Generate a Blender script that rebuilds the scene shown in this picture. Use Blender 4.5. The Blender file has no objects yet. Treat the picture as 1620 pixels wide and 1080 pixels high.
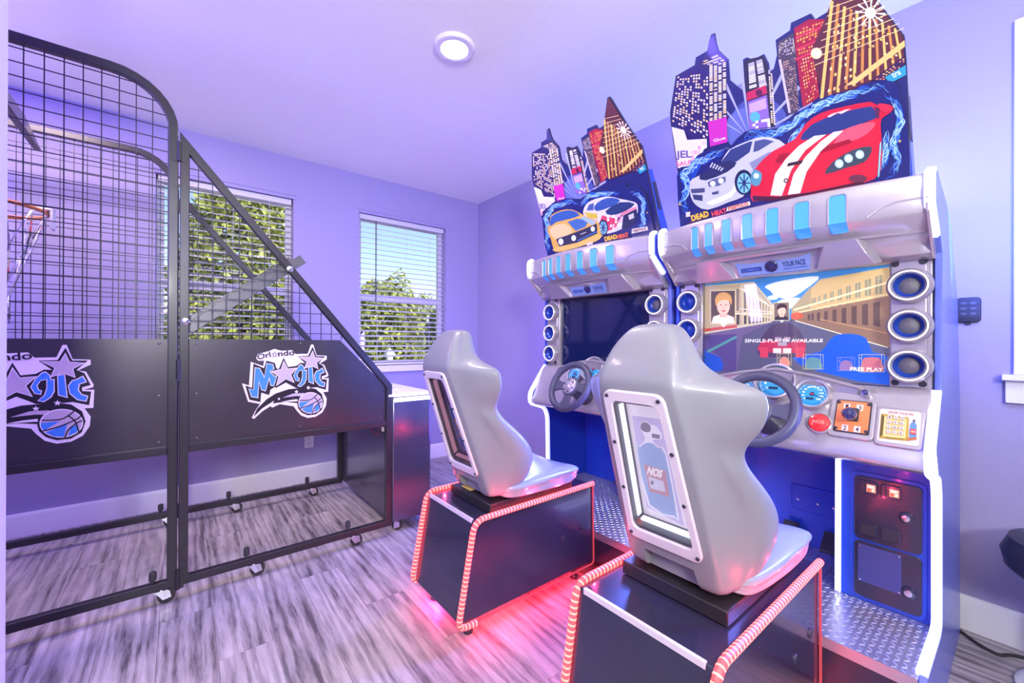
import bpy, bmesh, math, random
from mathutils import Vector, Matrix
random.seed(7)
C = bpy.context.scene.collection
SC = bpy.context.scene

# ------------------------------------------------------------------ camera, world, light, exposure
CAM = Vector((-2.5966, -3.86096, 1.2025))
FPX = 656.416
YAW, PITCH, ROLL = 0.674645, 0.000663, 0.003836
fw = Vector((math.cos(PITCH)*math.sin(YAW), math.cos(PITCH)*math.cos(YAW), math.sin(PITCH)))
r0 = Vector((math.cos(YAW), -math.sin(YAW), 0)); u0 = r0.cross(fw)
rt = math.cos(ROLL)*r0 + math.sin(ROLL)*u0; up = -math.sin(ROLL)*r0 + math.cos(ROLL)*u0
cd = bpy.data.cameras.new('camera'); cam = bpy.data.objects.new('camera', cd); C.objects.link(cam)
cd.sensor_width = 36; cd.lens = FPX/1620*36; cd.clip_start = 0.02
cam.matrix_world = Matrix(((rt.x, up.x, -fw.x, CAM.x), (rt.y, up.y, -fw.y, CAM.y), (rt.z, up.z, -fw.z, CAM.z), (0, 0, 0, 1)))
SC.camera = cam
SC.view_settings.view_transform = 'Standard'; SC.view_settings.look = 'None'
SC.view_settings.gamma = 1; SC.view_settings.use_curve_mapping = False
SC.view_settings.exposure = -0.1

w = bpy.data.worlds.new('sky'); SC.world = w; w.use_nodes = True
nt = w.node_tree; bg = nt.nodes['Background']
sk = nt.nodes.new('ShaderNodeTexSky'); sk.sky_type = 'NISHITA'; sk.sun_disc = False
sk.sun_elevation = math.radians(48); sk.sun_rotation = math.radians(200); sk.dust_density = 0.6
nt.links.new(sk.outputs[0], bg.inputs[0]); bg.inputs[1].default_value = 0.25

def lamp(name, kind, loc, energy, col, size=0.3, sizey=None, aim=None, **kw):
    d = bpy.data.lights.new(name, kind); d.energy = energy; d.color = col
    o = bpy.data.objects.new(name, d); C.objects.link(o); o.location = loc
    if kind == 'AREA':
        d.size = size
        if sizey: d.shape = 'RECTANGLE'; d.size_y = sizey
        else: d.shape = 'DISK'
    if kind == 'SUN': d.angle = 0.01
    if aim: o.rotation_euler = (Vector(aim)-Vector(loc)).to_track_quat('-Z', 'Y').to_euler()
    for k, v in kw.items(): setattr(d, k, v)
    return o
lamp('sun', 'SUN', (3, -6, 8), 5.5, (1, .95, .86), aim=(-2, 6, 0))
# one downlight in view; the other three are added, unseen, as fill
DOWN = [(-1.484, -1.98), (-1.484, -4.6), (-3.25, -4.9), (-3.3, -1.0)]
for i, (x, y) in enumerate(DOWN):
    lamp('downlight_and_fill', 'AREA', (x, y, 2.715), (18, 10, 14, 44)[i], ((1.0, .84, .84), (1.0, .70, .5), (1.0, .84, .84), (1.0, .78, .80))[i], .5 if i == 3 else .16, aim=(x, y, 0))
# added violet fill areas, out of view, to tint the back wall
lamp('violet_fill', 'AREA', (-2.4, -5.8, 2.62), 24, (.42, .32, 1.0), 1.6, .8, aim=(-1.3, 0, 1.2))
lamp('violet_fill', 'AREA', (-4.05, -1.7, 2.15), 55, (.22, .15, 1.0), .2, 1.4, aim=(-1.2, 0, 1.5))
lamp('ceiling_fill', 'AREA', (-3.0, -5.3, 1.9), 118, (.97, 1.0, .93), .6, aim=(-2.0, -2.4, 3.2))  # added upward fill to brighten the ceiling; no lamp stands there
lamp('led_glow_corner', 'AREA', (-.62, -1.74, 1.1), 30, (.22, .16, 1.0), .06, 1.3, aim=(-1.1, 0, 1.5))
# light thrown by the cabinets' LED strips
for yc in (-3.2125, -2.2525):
    for yl, nx in ((.222, 3), (-.246, 4)):      # red glow of the pedestal tubes on the seat above
        for k in range(nx): lamp('red_tube_glow', 'POINT', (-1.56+.17*k, yc+yl, .525), .45, (1, .04, .12), shadow_soft_size=.004)
    lamp('red_tube_glow', 'POINT', (-1.68, yc+.08, .04), 1.6, (1, .04, .28), shadow_soft_size=.004)
    lamp('red_tube_glow', 'POINT', (-1.45, yc+.20, .035), 2.2, (1, .04, .20), shadow_soft_size=.004)
    for yl in (.46, -.46):
        lamp('led_glow', 'AREA', (-.86, yc+yl, 1.0), 15 if yl < 0 else (16 if yc > -2.5 else 8), (.14, .20, 1.0), .05, .5, aim=(-2.1, yc+yl*.75, .25) if yl < 0 else ((-1.75, -1.4, .85) if yc > -2.5 else (-3, yc+yl, .9)))
lamp('led_glow_rear', 'AREA', (-.55, -3.76, 1.75), 20, (.09, .17, 1.0), .12, .7, aim=(0, -3.78, 1.95))
lamp('led_glow_rear', 'AREA', (-.20, -3.2, 1.78), 9, (.22, .25, 1.0), .8, .1, aim=(-.05, -3.2, 2.5))
lamp('led_glow_rear', 'AREA', (-.20, -2.2, 1.78), 7, (.22, .25, 1.0), .8, .1, aim=(-.05, -2.2, 2.5))

# ------------------------------------------------------------------ materials
def nodes(name):
    m = bpy.data.materials.new(name); m.use_nodes = True
    return m, m.node_tree, m.node_tree.nodes['Principled BSDF']
def mat(name, col, rough=.5, metal=0, emit=None, es=0, var=.06, scale=30, bump=0, coat=0, spec=.5):
    m, t, b = nodes(name)
    b.inputs['Roughness'].default_value = rough; b.inputs['Metallic'].default_value = metal
    b.inputs['Coat Weight'].default_value = coat; b.inputs['Coat Roughness'].default_value = .08
    b.inputs['Specular IOR Level'].default_value = spec
    n = t.nodes.new('ShaderNodeTexNoise'); n.inputs['Scale'].default_value = scale
    tc = t.nodes.new('ShaderNodeTexCoord'); t.links.new(tc.outputs['Object'], n.inputs['Vector'])
    mx = t.nodes.new('ShaderNodeMix'); mx.data_type = 'RGBA'
    mx.inputs[6].default_value = [c*(1-var) for c in col]+[1]; mx.inputs[7].default_value = [min(1, c*(1+var)) for c in col]+[1]
    t.links.new(n.outputs['Fac'], mx.inputs[0]); t.links.new(mx.outputs[2], b.inputs['Base Color'])
    if bump:
        bp = t.nodes.new('ShaderNodeBump'); bp.inputs['Strength'].default_value = bump; bp.inputs['Distance'].default_value = .002
        t.links.new(n.outputs['Fac'], bp.inputs['Height']); t.links.new(bp.outputs['Normal'], b.inputs['Normal'])
    if emit:
        b.inputs['Emission Color'].default_value = (*emit, 1); b.inputs['Emission Strength'].default_value = es
    return m
def print_mat(name, rough=.35, emit=0, coat=.3):
    m, t, b = nodes(name); a = t.nodes.new('ShaderNodeAttribute'); a.attribute_name = 'ink'
    t.links.new(a.outputs['Color'], b.inputs['Base Color']); b.inputs['Roughness'].default_value = rough
    b.inputs['Coat Weight'].default_value = coat; b.inputs['Coat Roughness'].default_value = .05
    if emit:
        t.links.new(a.outputs['Color'], b.inputs['Emission Color']); b.inputs['Emission Strength'].default_value = emit
    return m
def glass_mat(name, tint=(1, 1, 1), gloss=.5):
    m = bpy.data.materials.new(name); m.use_nodes = True; t = m.node_tree; t.nodes.clear()
    o = t.nodes.new('ShaderNodeOutputMaterial'); mx = t.nodes.new('ShaderNodeMixShader')
    tr = t.nodes.new('ShaderNodeBsdfTransparent'); tr.inputs[0].default_value = (*tint, 1)
    gl = t.nodes.new('ShaderNodeBsdfGlossy'); gl.inputs['Roughness'].default_value = .02
    fr = t.nodes.new('ShaderNodeFresnel'); fr.inputs[0].default_value = 1.0+gloss
    t.links.new(fr.outputs[0], mx.inputs[0]); t.links.new(tr.outputs[0], mx.inputs[1]); t.links.new(gl.outputs[0], mx.inputs[2])
    t.links.new(mx.outputs[0], o.inputs[0]); return m
def plank_mat():
    m, t, b = nodes('weathered_plank'); L = t.links.new; N = t.nodes.new
    tc = N('ShaderNodeTexCoord'); oi = N('ShaderNodeObjectInfo')
    mul = N('ShaderNodeMath'); mul.operation = 'MULTIPLY'; mul.inputs[1].default_value = 61.0; L(oi.outputs['Random'], mul.inputs[0])
    cx = N('ShaderNodeCombineXYZ'); L(mul.outputs[0], cx.inputs[0]); L(mul.outputs[0], cx.inputs[1]); L(mul.outputs[0], cx.inputs[2])
    ad = N('ShaderNodeVectorMath'); L(tc.outputs['Object'], ad.inputs[0]); L(cx.outputs[0], ad.inputs[1])
    mp = N('ShaderNodeMapping'); mp.inputs['Scale'].default_value = (1, .09, 1); L(ad.outputs[0], mp.inputs[0])
    wv = N('ShaderNodeTexWave'); wv.bands_direction = 'X'; wv.inputs['Scale'].default_value = 7; wv.inputs['Distortion'].default_value = 14
    wv.inputs['Detail'].default_value = 5; wv.inputs['Detail Scale'].default_value = 1.0; wv.inputs['Detail Roughness'].default_value = .65; L(mp.outputs[0], wv.inputs[0])
    n1 = N('ShaderNodeTexNoise'); n1.inputs['Scale'].default_value = 90; n1.inputs['Detail'].default_value = 5; n1.inputs['Roughness'].default_value = .7; L(mp.outputs[0], n1.inputs[0])
    mp2 = N('ShaderNodeMapping'); mp2.inputs['Scale'].default_value = (1, .2, 1); L(ad.outputs[0], mp2.inputs[0])
    n2 = N('ShaderNodeTexNoise'); n2.inputs['Scale'].default_value = 14; n2.inputs['Detail'].default_value = 3; L(mp2.outputs[0], n2.inputs[0])
    a1 = N('ShaderNodeMath'); a1.operation = 'MULTIPLY_ADD'; a1.inputs[1].default_value = .24; L(wv.outputs['Fac'], a1.inputs[0]); 
    a2 = N('ShaderNodeMath'); a2.operation = 'MULTIPLY_ADD'; a2.inputs[1].default_value = .6; a2.inputs[2].default_value = 0.0; L(n1.outputs['Fac'], a2.inputs[0])
    L(a2.outputs[0], a1.inputs[2])
    a3 = N('ShaderNodeMath'); a3.operation = 'MULTIPLY_ADD'; a3.inputs[1].default_value = .85; L(n2.outputs['Fac'], a3.inputs[0])
    a4 = N('ShaderNodeMath'); a4.operation = 'MULTIPLY_ADD'; a4.inputs[1].default_value = .12; a4.inputs[2].default_value = -.40; L(oi.outputs['Random'], a4.inputs[0]); L(a4.outputs[0], a3.inputs[2])
    sm = N('ShaderNodeMath'); L(a1.outputs[0], sm.inputs[0]); L(a3.outputs[0], sm.inputs[1])
    cr = N('ShaderNodeValToRGB'); e = cr.color_ramp.elements
    e[0].position = .2; e[0].color = (.11, .09, .10, 1); e[1].position = .85; e[1].color = (.62, .545, .55, 1)
    k = e.new(.42); k.color = (.32, .28, .285, 1); k = e.new(.62); k.color = (.46, .405, .41, 1)
    L(sm.outputs[0], cr.inputs[0]); L(cr.outputs[0], b.inputs['Base Color'])
    b.inputs['Roughness'].default_value = .42
    bp = N('ShaderNodeBump'); bp.inputs['Strength'].default_value = .12; bp.inputs['Distance'].default_value = .002
    L(sm.outputs[0], bp.inputs['Height']); L(bp.outputs['Normal'], b.inputs['Normal'])
    return m
def leaf_mat(name, c0, c1):
    m, t, b = nodes(name); n = t.nodes.new('ShaderNodeTexNoise'); n.inputs['Scale'].default_value = 5; n.inputs['Detail'].default_value = 6
    tc = t.nodes.new('ShaderNodeTexCoord'); t.links.new(tc.outputs['Object'], n.inputs[0])
    cr = t.nodes.new('ShaderNodeValToRGB'); cr.color_ramp.elements[0].position = .35; cr.color_ramp.elements[1].position = .65
    cr.color_ramp.elements[0].color = (*c0, 1); cr.color_ramp.elements[1].color = (*c1, 1)
    t.links.new(n.outputs['Fac'], cr.inputs[0]); t.links.new(cr.outputs[0], b.inputs['Base Color']); b.inputs['Roughness'].default_value = .6
    return m

M = {
 'wall': mat('painted_wall', (.37, .335, .545), .85, var=.02, scale=90, bump=.25),  # grey paint in itself; the violet of the LED light is put into this colour
 'ceil': mat('textured_ceiling', (.90, .90, .81), .9, var=.02, scale=45, bump=.5),
 'trim': mat('white_trim', (.82, .80, .82), .45, var=.02),
 'cream': mat('cream_trim', (.85, .80, .66), .5, var=.02),
 'sub': mat('dark_joint', (.16, .14, .15), .8),
 'plank': plank_mat(),
 'black': mat('black_steel', (.038, .036, .043), .36, .5, var=.12, coat=.2),
 'panel': mat('black_panel', (.065, .058, .072), .32, .6, var=.15, scale=6, coat=.15),
 'gloss': mat('gloss_black', (.16, .15, .22), .2, .75, var=.1, scale=6),
 'wire': mat('dark_wire', (.03, .03, .05), .4, .5),
 'greybar': mat('grey_bar', (.12, .12, .135), .38, .6),
 'chrome': mat('chrome', (.8, .8, .85), .15, 1),
 'rubber': mat('rubber', (.03, .03, .035), .7),
 'blue': mat('blue_cabinet', (.02, .075, .58), .33, .1, var=.1, coat=.4),
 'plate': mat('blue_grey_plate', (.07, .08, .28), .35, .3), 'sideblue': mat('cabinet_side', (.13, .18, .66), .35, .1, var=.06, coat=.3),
 'silver': mat('silver_plastic', (.47, .43, .48), .25, .45, var=.03, coat=.5),
 'seat': mat('grey_seat_plastic', (.25, .25, .28), .42, 0, var=.03, coat=.15),
 'cushion': mat('pale_seat_cushion', (.30, .33, .40), .28, 0, var=.03, coat=.4),
 'pedestal': mat('black_laminate', (.03, .03, .07), .26, .15, var=.15, scale=8, coat=.45),
 'diamond': mat('aluminium_plate', (.62, .62, .68), .32, .85, var=.06),
 'dark': mat('dark_plastic', (.03, .03, .05), .4),
 'navy': mat('navy_bowl', (.01, .05, .36), .35, .2, coat=.3),
 'mesh': mat('speaker_mesh', (.16, .15, .17), .6, .3, var=.5, scale=400),
 'wheel': mat('wheel_rubber', (.07, .07, .12), .42),
 'frame': mat('pale_plastic', (.72, .64, .70), .4, var=.02),
 'led_white': mat('led_white', (.8, .8, .9), .4, emit=(.30, .36, 1.0), es=1.8, var=0),
 'led_dot': mat('led_dot_white', (1, 1, 1), .4, emit=(.8, .85, 1), es=2.2, var=0),
 'led_red': mat('led_red_tube', (.5, .08, .08), .4, emit=(1.0, .025, .035), es=4.0, var=0),
 'led_pink': mat('led_dot_red', (.7, .3, .25), .4, emit=(1.0, .17, .13), es=3.0, var=0),
 'led_glow': mat('led_red_floor', (.9, .2, .2), .4, emit=(1.0, .02, .07), es=75, var=0),
 'led_edge': mat('led_edge_pink', (.35, .05, .07), .4, emit=(1, .12, .16), es=.35, var=0),
 'led_rowpink': mat('led_row_pink', (.8, .5, .6), .4, emit=(1, .45, .5), es=.3, var=0),
 'ring': mat('led_ring', (.9, .9, 1), .4, emit=(.85, .9, 1.0), es=1.0, var=0),
 'winlight': mat('blue_window_light', (.06, .30, .70), .25, emit=(.05, .30, .80), es=.42, var=.1, scale=5, coat=.1),
 'camplate': mat('pale_blue_plate', (.22, .32, .62), .3),
 'bulb': mat('lamp_diffuser', (1, 1, 1), .4, emit=(1, .93, .82), es=9, var=0),
 'led_cab': mat('led_bar_white', (1, 1, 1), .4, emit=(1, .97, .92), es=3, var=0),
 'ink': print_mat('printed_ink'), 'inkglow': print_mat('backlit_print', emit=.42), 'screen': print_mat('screen_picture', .5, emit=.85, coat=0),
 'glass': glass_mat('clear_glass', (1, 1, 1), .45), 'offscreen': mat('screen_off', (.006, .012, .07), .04, 0, var=.05, coat=1),
 'redwire': mat('red_wire', (.25, .02, .02), .5), 'red': mat('red_button', (.7, .02, .03), .2, emit=(1, .05, .06), es=.5, coat=.6),
 'orange': mat('orange_plate', (.85, .22, .08), .35, emit=(1, .25, .1), es=.12),
 'gold': mat('gold_print_plate', (.75, .6, .25), .35, .3), 'key': mat('silver_key', (.75, .68, .66), .3, .4),
 'gauge': print_mat('gauge_face', .2, emit=.35), 'cone': mat('painted_rim', (.65, .22, .08), .4),
 'white': mat('white_metal', (.82, .82, .84), .4), 'bark': mat('bark', (.12, .08, .05), .8),
 'leaf0': leaf_mat('olive_leaf', (.12, .17, .025), (.55, .58, .14)), 'leaf1': leaf_mat('green_leaf', (.08, .14, .02), (.40, .48, .11)),
 'grass': leaf_mat('lawn', (.10, .15, .03), (.28, .32, .09)), 'slat': mat('blind_slat', (.70, .70, .72), .5, var=.02),
 'yellow': mat('yellow_label', (.8, .6, .15), .5), 'sensor': mat('lens', (.02, .02, .12), .1, coat=1),
}

# ------------------------------------------------------------------ mesh helpers
def link(name, me, parent=None, loc=(0, 0, 0)):
    o = bpy.data.objects.new(name, me); C.objects.link(o); o.location = loc
    if parent: o.parent = parent
    return o
def tag(o, label=None, cat=None, group=None, kind=None):
    for k, v in (('label', label), ('category', cat), ('group', group), ('kind', kind)):
        if v: o[k] = v
    return o
def empty(name, loc, label, cat, group=None):
    o = bpy.data.objects.new(name, None); C.objects.link(o); o.location = loc; o.empty_display_size = .1
    return tag(o, label, cat, group)
class MB:
    def __init__(s): s.v, s.f = [], []
    def add(s, vs, fs):
        b = len(s.v); s.v += [tuple(v) for v in vs]; s.f += [tuple(i+b for i in f) for f in fs]; return s
    def box(s, x0, y0, z0, x1, y1, z1):
        return s.add([(x, y, z) for z in (z0, z1) for y in (y0, y1) for x in (x0, x1)],
                     [(0, 2, 3, 1), (4, 5, 7, 6), (0, 1, 5, 4), (2, 6, 7, 3), (0, 4, 6, 2), (1, 3, 7, 5)])
    def prism(s, pts, off):
        n = len(pts); off = Vector(off); p = [Vector(a) for a in pts]
        return s.add(p+[a+off for a in p], [tuple(range(n-1, -1, -1)), tuple(range(n, 2*n))]+[(i, (i+1) % n, (i+1) % n+n, i+n) for i in range(n)])
    def bar(s, a, b, w, h, upv=(0, 0, 1)):     # square bar from a to b
        a, b = Vector(a), Vector(b); d = (b-a).normalized(); u = Vector(upv); u = (u-u.dot(d)*d).normalized(); r = d.cross(u)
        q = [(-w/2, -h/2), (w/2, -h/2), (w/2, h/2), (-w/2, h/2)]
        return s.add([p+r*x+u*y for p in (a, b) for x, y in q], [(3, 2, 1, 0), (4, 5, 6, 7)]+[(i, (i+1) % 4, (i+1) % 4+4, i+4) for i in range(4)])
    def tube(s, path, r, n=8, closed=False, prof=None):
        P = [Vector(p) for p in path]; k = len(P); vs = []; N = None
        for i, p in enumerate(P):
            if closed: t = P[(i+1) % k]-P[i-1]
            else: t = P[min(i+1, k-1)]-P[max(i-1, 0)]
            t.normalize()
            if N is None: N = t.orthogonal().normalized() if abs(t.y) > .9 else Vector((0, 1, 0))
            N = (N-N.dot(t)*t).normalized(); B = t.cross(N)
            if prof: vs += [p+N*a+B*b for a, b in prof]
            else: vs += [p+(N*math.cos(2*math.pi*j/n)+B*math.sin(2*math.pi*j/n))*r for j in range(n)]
        m = len(prof) if prof else n; fs = []
        for i in range(k if closed else k-1):
            a, b = i*m, ((i+1) % k)*m
            fs += [(a+j, a+(j+1) % m, b+(j+1) % m, b+j) for j in range(m)]
        if not closed: fs += [tuple(range(m-1, -1, -1)), tuple(range((k-1)*m, k*m))]
        return s.add(vs, fs)
    def lathe(s, prof, c, axis, n=24, cap=True):   # prof: (radius, height along axis)
        c = Vector(c); a = Vector(axis).normalized(); u = a.orthogonal().normalized(); v = a.cross(u); vs = []; m = len(prof)
        for r, h in prof: vs += [c+a*h+(u*math.cos(2*math.pi*j/n)+v*math.sin(2*math.pi*j/n))*r for j in range(n)]
        fs = [(i*n+j, i*n+(j+1) % n, (i+1)*n+(j+1) % n, (i+1)*n+j) for i in range(m-1) for j in range(n)]
        if cap: fs += [tuple(range(n-1, -1, -1)), tuple(range((m-1)*n, m*n))]
        return s.add(vs, fs)
    def loft(s, rings, closed=True, cap=True):
        m = len(rings[0]); k = len(rings); vs = [p for r in rings for p in r]; fs = []
        for i in range(k-1):
            fs += [(i*m+j, i*m+(j+1) % m, (i+1)*m+(j+1) % m, (i+1)*m+j) for j in range(m if closed else m-1)]
        if cap: fs += [tuple(range(m-1, -1, -1)), tuple(range((k-1)*m, k*m))]
        return s.add(vs, fs)
    def mesh(s, name):
        me = bpy.data.meshes.new(name); me.from_pydata(s.v, [], s.f); me.update()
        bm = bmesh.new(); bm.from_mesh(me); bmesh.ops.recalc_face_normals(bm, faces=bm.faces); bm.to_mesh(me); bm.free()
        return me
    def build(s, name, m, parent=None, loc=(0, 0, 0), bevel=0, smooth=38, sub=0, kind=None, label=None):
        me = s.mesh(name); me.materials.append(m)
        if smooth: me.shade_smooth(); me.set_sharp_from_angle(angle=math.radians(smooth))
        o = link(name, me, parent, loc)
        if bevel:
            b = o.modifiers.new('b', 'BEVEL'); b.width = bevel; b.segments = 2; b.limit_method = 'ANGLE'; b.angle_limit = .6
        if sub:
            b = o.modifiers.new('s', 'SUBSURF'); b.levels = b.render_levels = sub
        return tag(o, label, None, None, kind)
def rrect(x0, y0, x1, y1, r, n=4):
    out = []
    for cx, cy, a in ((x1-r, y1-r, 0), (x0+r, y1-r, 90), (x0+r, y0+r, 180), (x1-r, y0+r, 270)):
        out += [(cx+r*math.cos(math.radians(a+90*i/n)), cy+r*math.sin(math.radians(a+90*i/n))) for i in range(n+1)]
    return out
def smooth_poly(pts, k=4):
    n = len(pts); out = []
    for i in range(n):
        p0, p1, p2, p3 = (Vector(pts[(i+d) % n]) for d in (-1, 0, 1, 2))
        for j in range(k):
            t = j/k
            out.append(tuple(.5*((2*p1)+(p2-p0)*t+(2*p0-5*p1+4*p2-p3)*t*t+(3*p1-p0-3*p2+p3)*t**3)))
    return out
def round_path(pts, r, n=4):                # polyline with rounded corners
    P = [Vector(p) for p in pts]; out = [P[0]]
    for i in range(1, len(P)-1):
        a, b = (P[i-1]-P[i]), (P[i+1]-P[i]); d = min(r, a.length*.45, b.length*.45)
        p, q = P[i]+a.normalized()*d, P[i]+b.normalized()*d
        for j in range(n+1):
            t = j/n; out.append((1-t)**2*p+2*t*(1-t)*P[i]+t*t*q)
    return out+[P[-1]]
def ray(px, py): return fw+rt*((px-810)/FPX)-up*((py-540)/FPX)
def on_plane(px, py, n, c, origin):         # where a sight line meets a plane, in a thing's own coordinates
    d = ray(px, py); n = Vector(n); return CAM+d*(n.dot(Vector(c)-CAM)/n.dot(d))-Vector(origin)

class Art:
    """flat print: coloured polygons on one plane, each a hair above the last"""
    def __init__(s, mp, nrm, step=.00018): s.mp, s.n, s.step, s.lay, s.v, s.f, s.c = mp, Vector(nrm).normalized(), step, 1, [], [], []
    def poly(s, pts, col, sm=0, keep=False):
        if sm: pts = smooth_poly(pts, sm)
        s.raw([Vector(s.mp(*p)) for p in pts], col); s.lay += 0 if keep else 1; return s
    def raw(s, P, col):
        b = len(s.v); s.v += [tuple(p+s.n*s.step*s.lay) for p in P]; s.f.append(tuple(range(b, b+len(P)))); s.c.append(col)
    def circle(s, x, y, r, col, ry=None, n=20):
        return s.poly([(x+r*math.cos(6.2832*i/n), y+(ry or r)*math.sin(6.2832*i/n)) for i in range(n)], col)
    def star(s, x, y, r, col, rot=-90, inner=.42):
        return s.poly([(x+(r if i % 2 == 0 else r*inner)*math.cos(math.radians(rot+36*i)), y+(r if i % 2 == 0 else r*inner)*math.sin(math.radians(rot+36*i))) for i in range(10)], col)
    def line(s, pts, wd, col, keep=False):
        P = [Vector(p) for p in pts]; L, R = [], []
        for i, p in enumerate(P):
            t = (P[min(i+1, len(P)-1)]-P[max(i-1, 0)]).normalized(); nn = Vector((-t.y, t.x))*wd/2; L.append(p+nn); R.append(p-nn)
        return s.poly([tuple(p) for p in L+R[::-1]], col, keep=keep)
    def grid(s, q, nx, ny, col, fill=.6, on=.75, cols=None):     # lit windows in a quadrilateral
        q = [Vector(p) for p in q]
        bil = lambda u, v: (q[0]*(1-u)+q[1]*u)*(1-v)+(q[3]*(1-u)+q[2]*u)*v
        for i in range(nx):
            for j in range(ny):
                if random.random() > on: continue
                u0, u1, v0, v1 = (i+.5-fill/2)/nx, (i+.5+fill/2)/nx, (j+.5-fill/2)/ny, (j+.5+fill/2)/ny
                s.poly([tuple(bil(u, v)) for u, v in ((u0, v0), (u1, v0), (u1, v1), (u0, v1))], random.choice(cols) if cols else col, keep=True)
        s.lay += 1; return s
    def text(s, txt, p0, p1, height, col, bold=.012, skew=0):   # baseline from p0 to p1, height in the same units
        cu = bpy.data.curves.new('t', 'FONT'); cu.body = txt; cu.size = 1; cu.offset = bold; cu.resolution_u = 3
        o = bpy.data.objects.new('t', cu); C.objects.link(o); bpy.context.view_layer.update()
        me = bpy.data.meshes.new_from_object(o.evaluated_get(bpy.context.evaluated_depsgraph_get()))
        xs = [v.co.x for v in me.vertices]; ys = [v.co.y for v in me.vertices]; x0, x1, y1 = min(xs), max(xs), max(ys)
        d = Vector(p1)-Vector(p0); e = Vector((d.y, -d.x)).normalized()*height
        if e.y > 0: e = -e
        tr = lambda v: Vector(p0)+d*((v.co.x-x0)/(x1-x0)+skew*v.co.y)+e*(v.co.y/y1)
        for f in me.polygons: s.raw([Vector(s.mp(*tr(me.vertices[i]))) for i in f.vertices], col)
        s.lay += 1; bpy.data.objects.remove(o); bpy.data.curves.remove(cu); bpy.data.meshes.remove(me); return s
    def build(s, name, m, parent, label=None):
        me = bpy.data.meshes.new(name); me.from_pydata(s.v, [], s.f); me.update()
        ca = me.color_attributes.new('ink', 'FLOAT_COLOR', 'CORNER'); i = 0
        for f, c in zip(me.polygons, s.c):
            for _ in f.vertices: ca.data[i].color = (*c, 1); i += 1
        me.materials.append(m); return tag(link(name, me, parent), label)
def flames(A, Q, size):
    cols = [hexc('2450c0'), hexc('2f6ae0'), hexc('4a90f0'), hexc('8cc8fa'), hexc('c4e6ff')]
    P = [Vector(p) for p in Q]; path = []
    for a, b in zip(P, P[1:]): path += [a.lerp(b, k/6) for k in range(6)]
    path.append(P[-1])
    for ci, c in enumerate(cols):
        for rep_ in range(3):
            ph, am, fr = random.uniform(0, 6.28), size*random.uniform(.2, .75), random.uniform(.5, 1.1); i0 = random.randint(0, max(1, len(path)//4)); i1 = len(path)-random.randint(0, max(1, len(path)//4)); L, R = [], []
            for k in range(i0, i1):
                t = (path[min(k+1, len(path)-1)]-path[max(k-1, 0)]).normalized(); n = Vector((-t.y, t.x)); f = (k-i0)/max(1, i1-i0-1)
                o = n*am*math.sin(ph+fr*k)+t*size*.2*math.sin(1.7*fr*k+ph); wd = size*(.34-.06*ci)*(math.sin(math.pi*f)**.6)*(.55+.45*math.sin(2.3*k+ph))
                L.append(path[k]+o+n*wd); R.append(path[k]+o-n*wd)
            if len(L) > 3: A.poly([tuple(p) for p in L+R[::-1]], c, 2, keep=True)
        A.lay += 1
def hexc(h):
    f = lambda v: (v/12.92 if v <= .04045 else ((v+.055)/1.055)**2.4)
    return tuple(f(int(h[i:i+2], 16)/255) for i in (0, 2, 4))

# ------------------------------------------------------------------ room
H = 2.74; X0, Y0 = -4.3, -6.4
def struct(name, mb, m, parent=None, **k): o = mb.build(name, m, parent, **k); o['kind'] = 'structure'; return o
floor = struct('floor', MB().box(X0-.1, Y0-.1, -.08, .1, .1, -.006), M['sub'])
PW, PL = .182, 1.22
pm = MB().prism([(0, 0, -.006), (PW-.0012, 0, -.006), (PW-.0012, PL-.0012, -.006), (0, PL-.0012, -.006)], (0, 0, .006)).mesh('plank'); pm.materials.append(M['plank'])
k = 0; x = X0
while x < -.01:
    off = (k*.41) % PL; y = Y0-off
    while y < -.01:
        if x+PW > 0 or y+PL > 0 or y < Y0:
            xa, xb, ya, yb = x, min(x+PW-.0012, -.002), max(y, Y0), min(y+PL-.0012, -.002)
            if yb-ya > .02 and xb-xa > .01:
                q = MB().box(0, 0, -.006, xb-xa, yb-ya, 0).mesh('plank'); q.materials.append(M['plank']); link('plank', q, floor, (xa, ya, 0))
        else: link('plank', pm, floor, (x, y, 0))
        y += PL
    x += PW; k += 1
struct('ceiling', MB().box(X0-.1, Y0-.1, H, .1, .1, H+.1), M['ceil'])
WIN = [(-2.735, -1.858), (-1.312, -.41)]; WB, WT = .965, 2.395
mb = MB(); xs = [X0-.12]+[v for p in WIN for v in p]+[.12]
for i in range(0, len(xs), 2): mb.box(xs[i], 0, 0, xs[i+1], .14, H)
for a, b in WIN: mb.box(a, 0, 0, b, .14, WB); mb.box(a, 0, WT, b, .14, H)
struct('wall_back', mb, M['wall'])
RW = (-4.86, -3.91); mb = MB().box(0, RW[1], 0, .14, 0, H).box(0, Y0, 0, .14, RW[0], H).box(0, RW[0], 0, .14, RW[1], 1.08).box(0, RW[0], WT, .14, RW[1], H)
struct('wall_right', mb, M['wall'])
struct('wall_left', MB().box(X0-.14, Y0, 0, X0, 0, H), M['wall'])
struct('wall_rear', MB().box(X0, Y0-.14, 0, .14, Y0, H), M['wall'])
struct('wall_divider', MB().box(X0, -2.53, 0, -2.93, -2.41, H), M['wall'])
tr = MB().box(-2.935, -2.50, 0, -2.905, -2.40, H-.002).box(-3.06, -2.545, 0, -2.93, -2.53, H-.002)
struct('trim_1', tr, M['trim'], bevel=.004)
def baseboard(name, a, b, nrm):
    a, b = Vector(a), Vector(b); n = Vector(nrm)
    prof = [(0, 0), (.016, 0), (.016, .12), (.012, .135), (.006, .142), (0, .142)]
    struct(name, MB().loft([[p+n*q+Vector((0, 0, z)) for q, z in prof] for p in (a, b)]), M['trim'])
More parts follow.
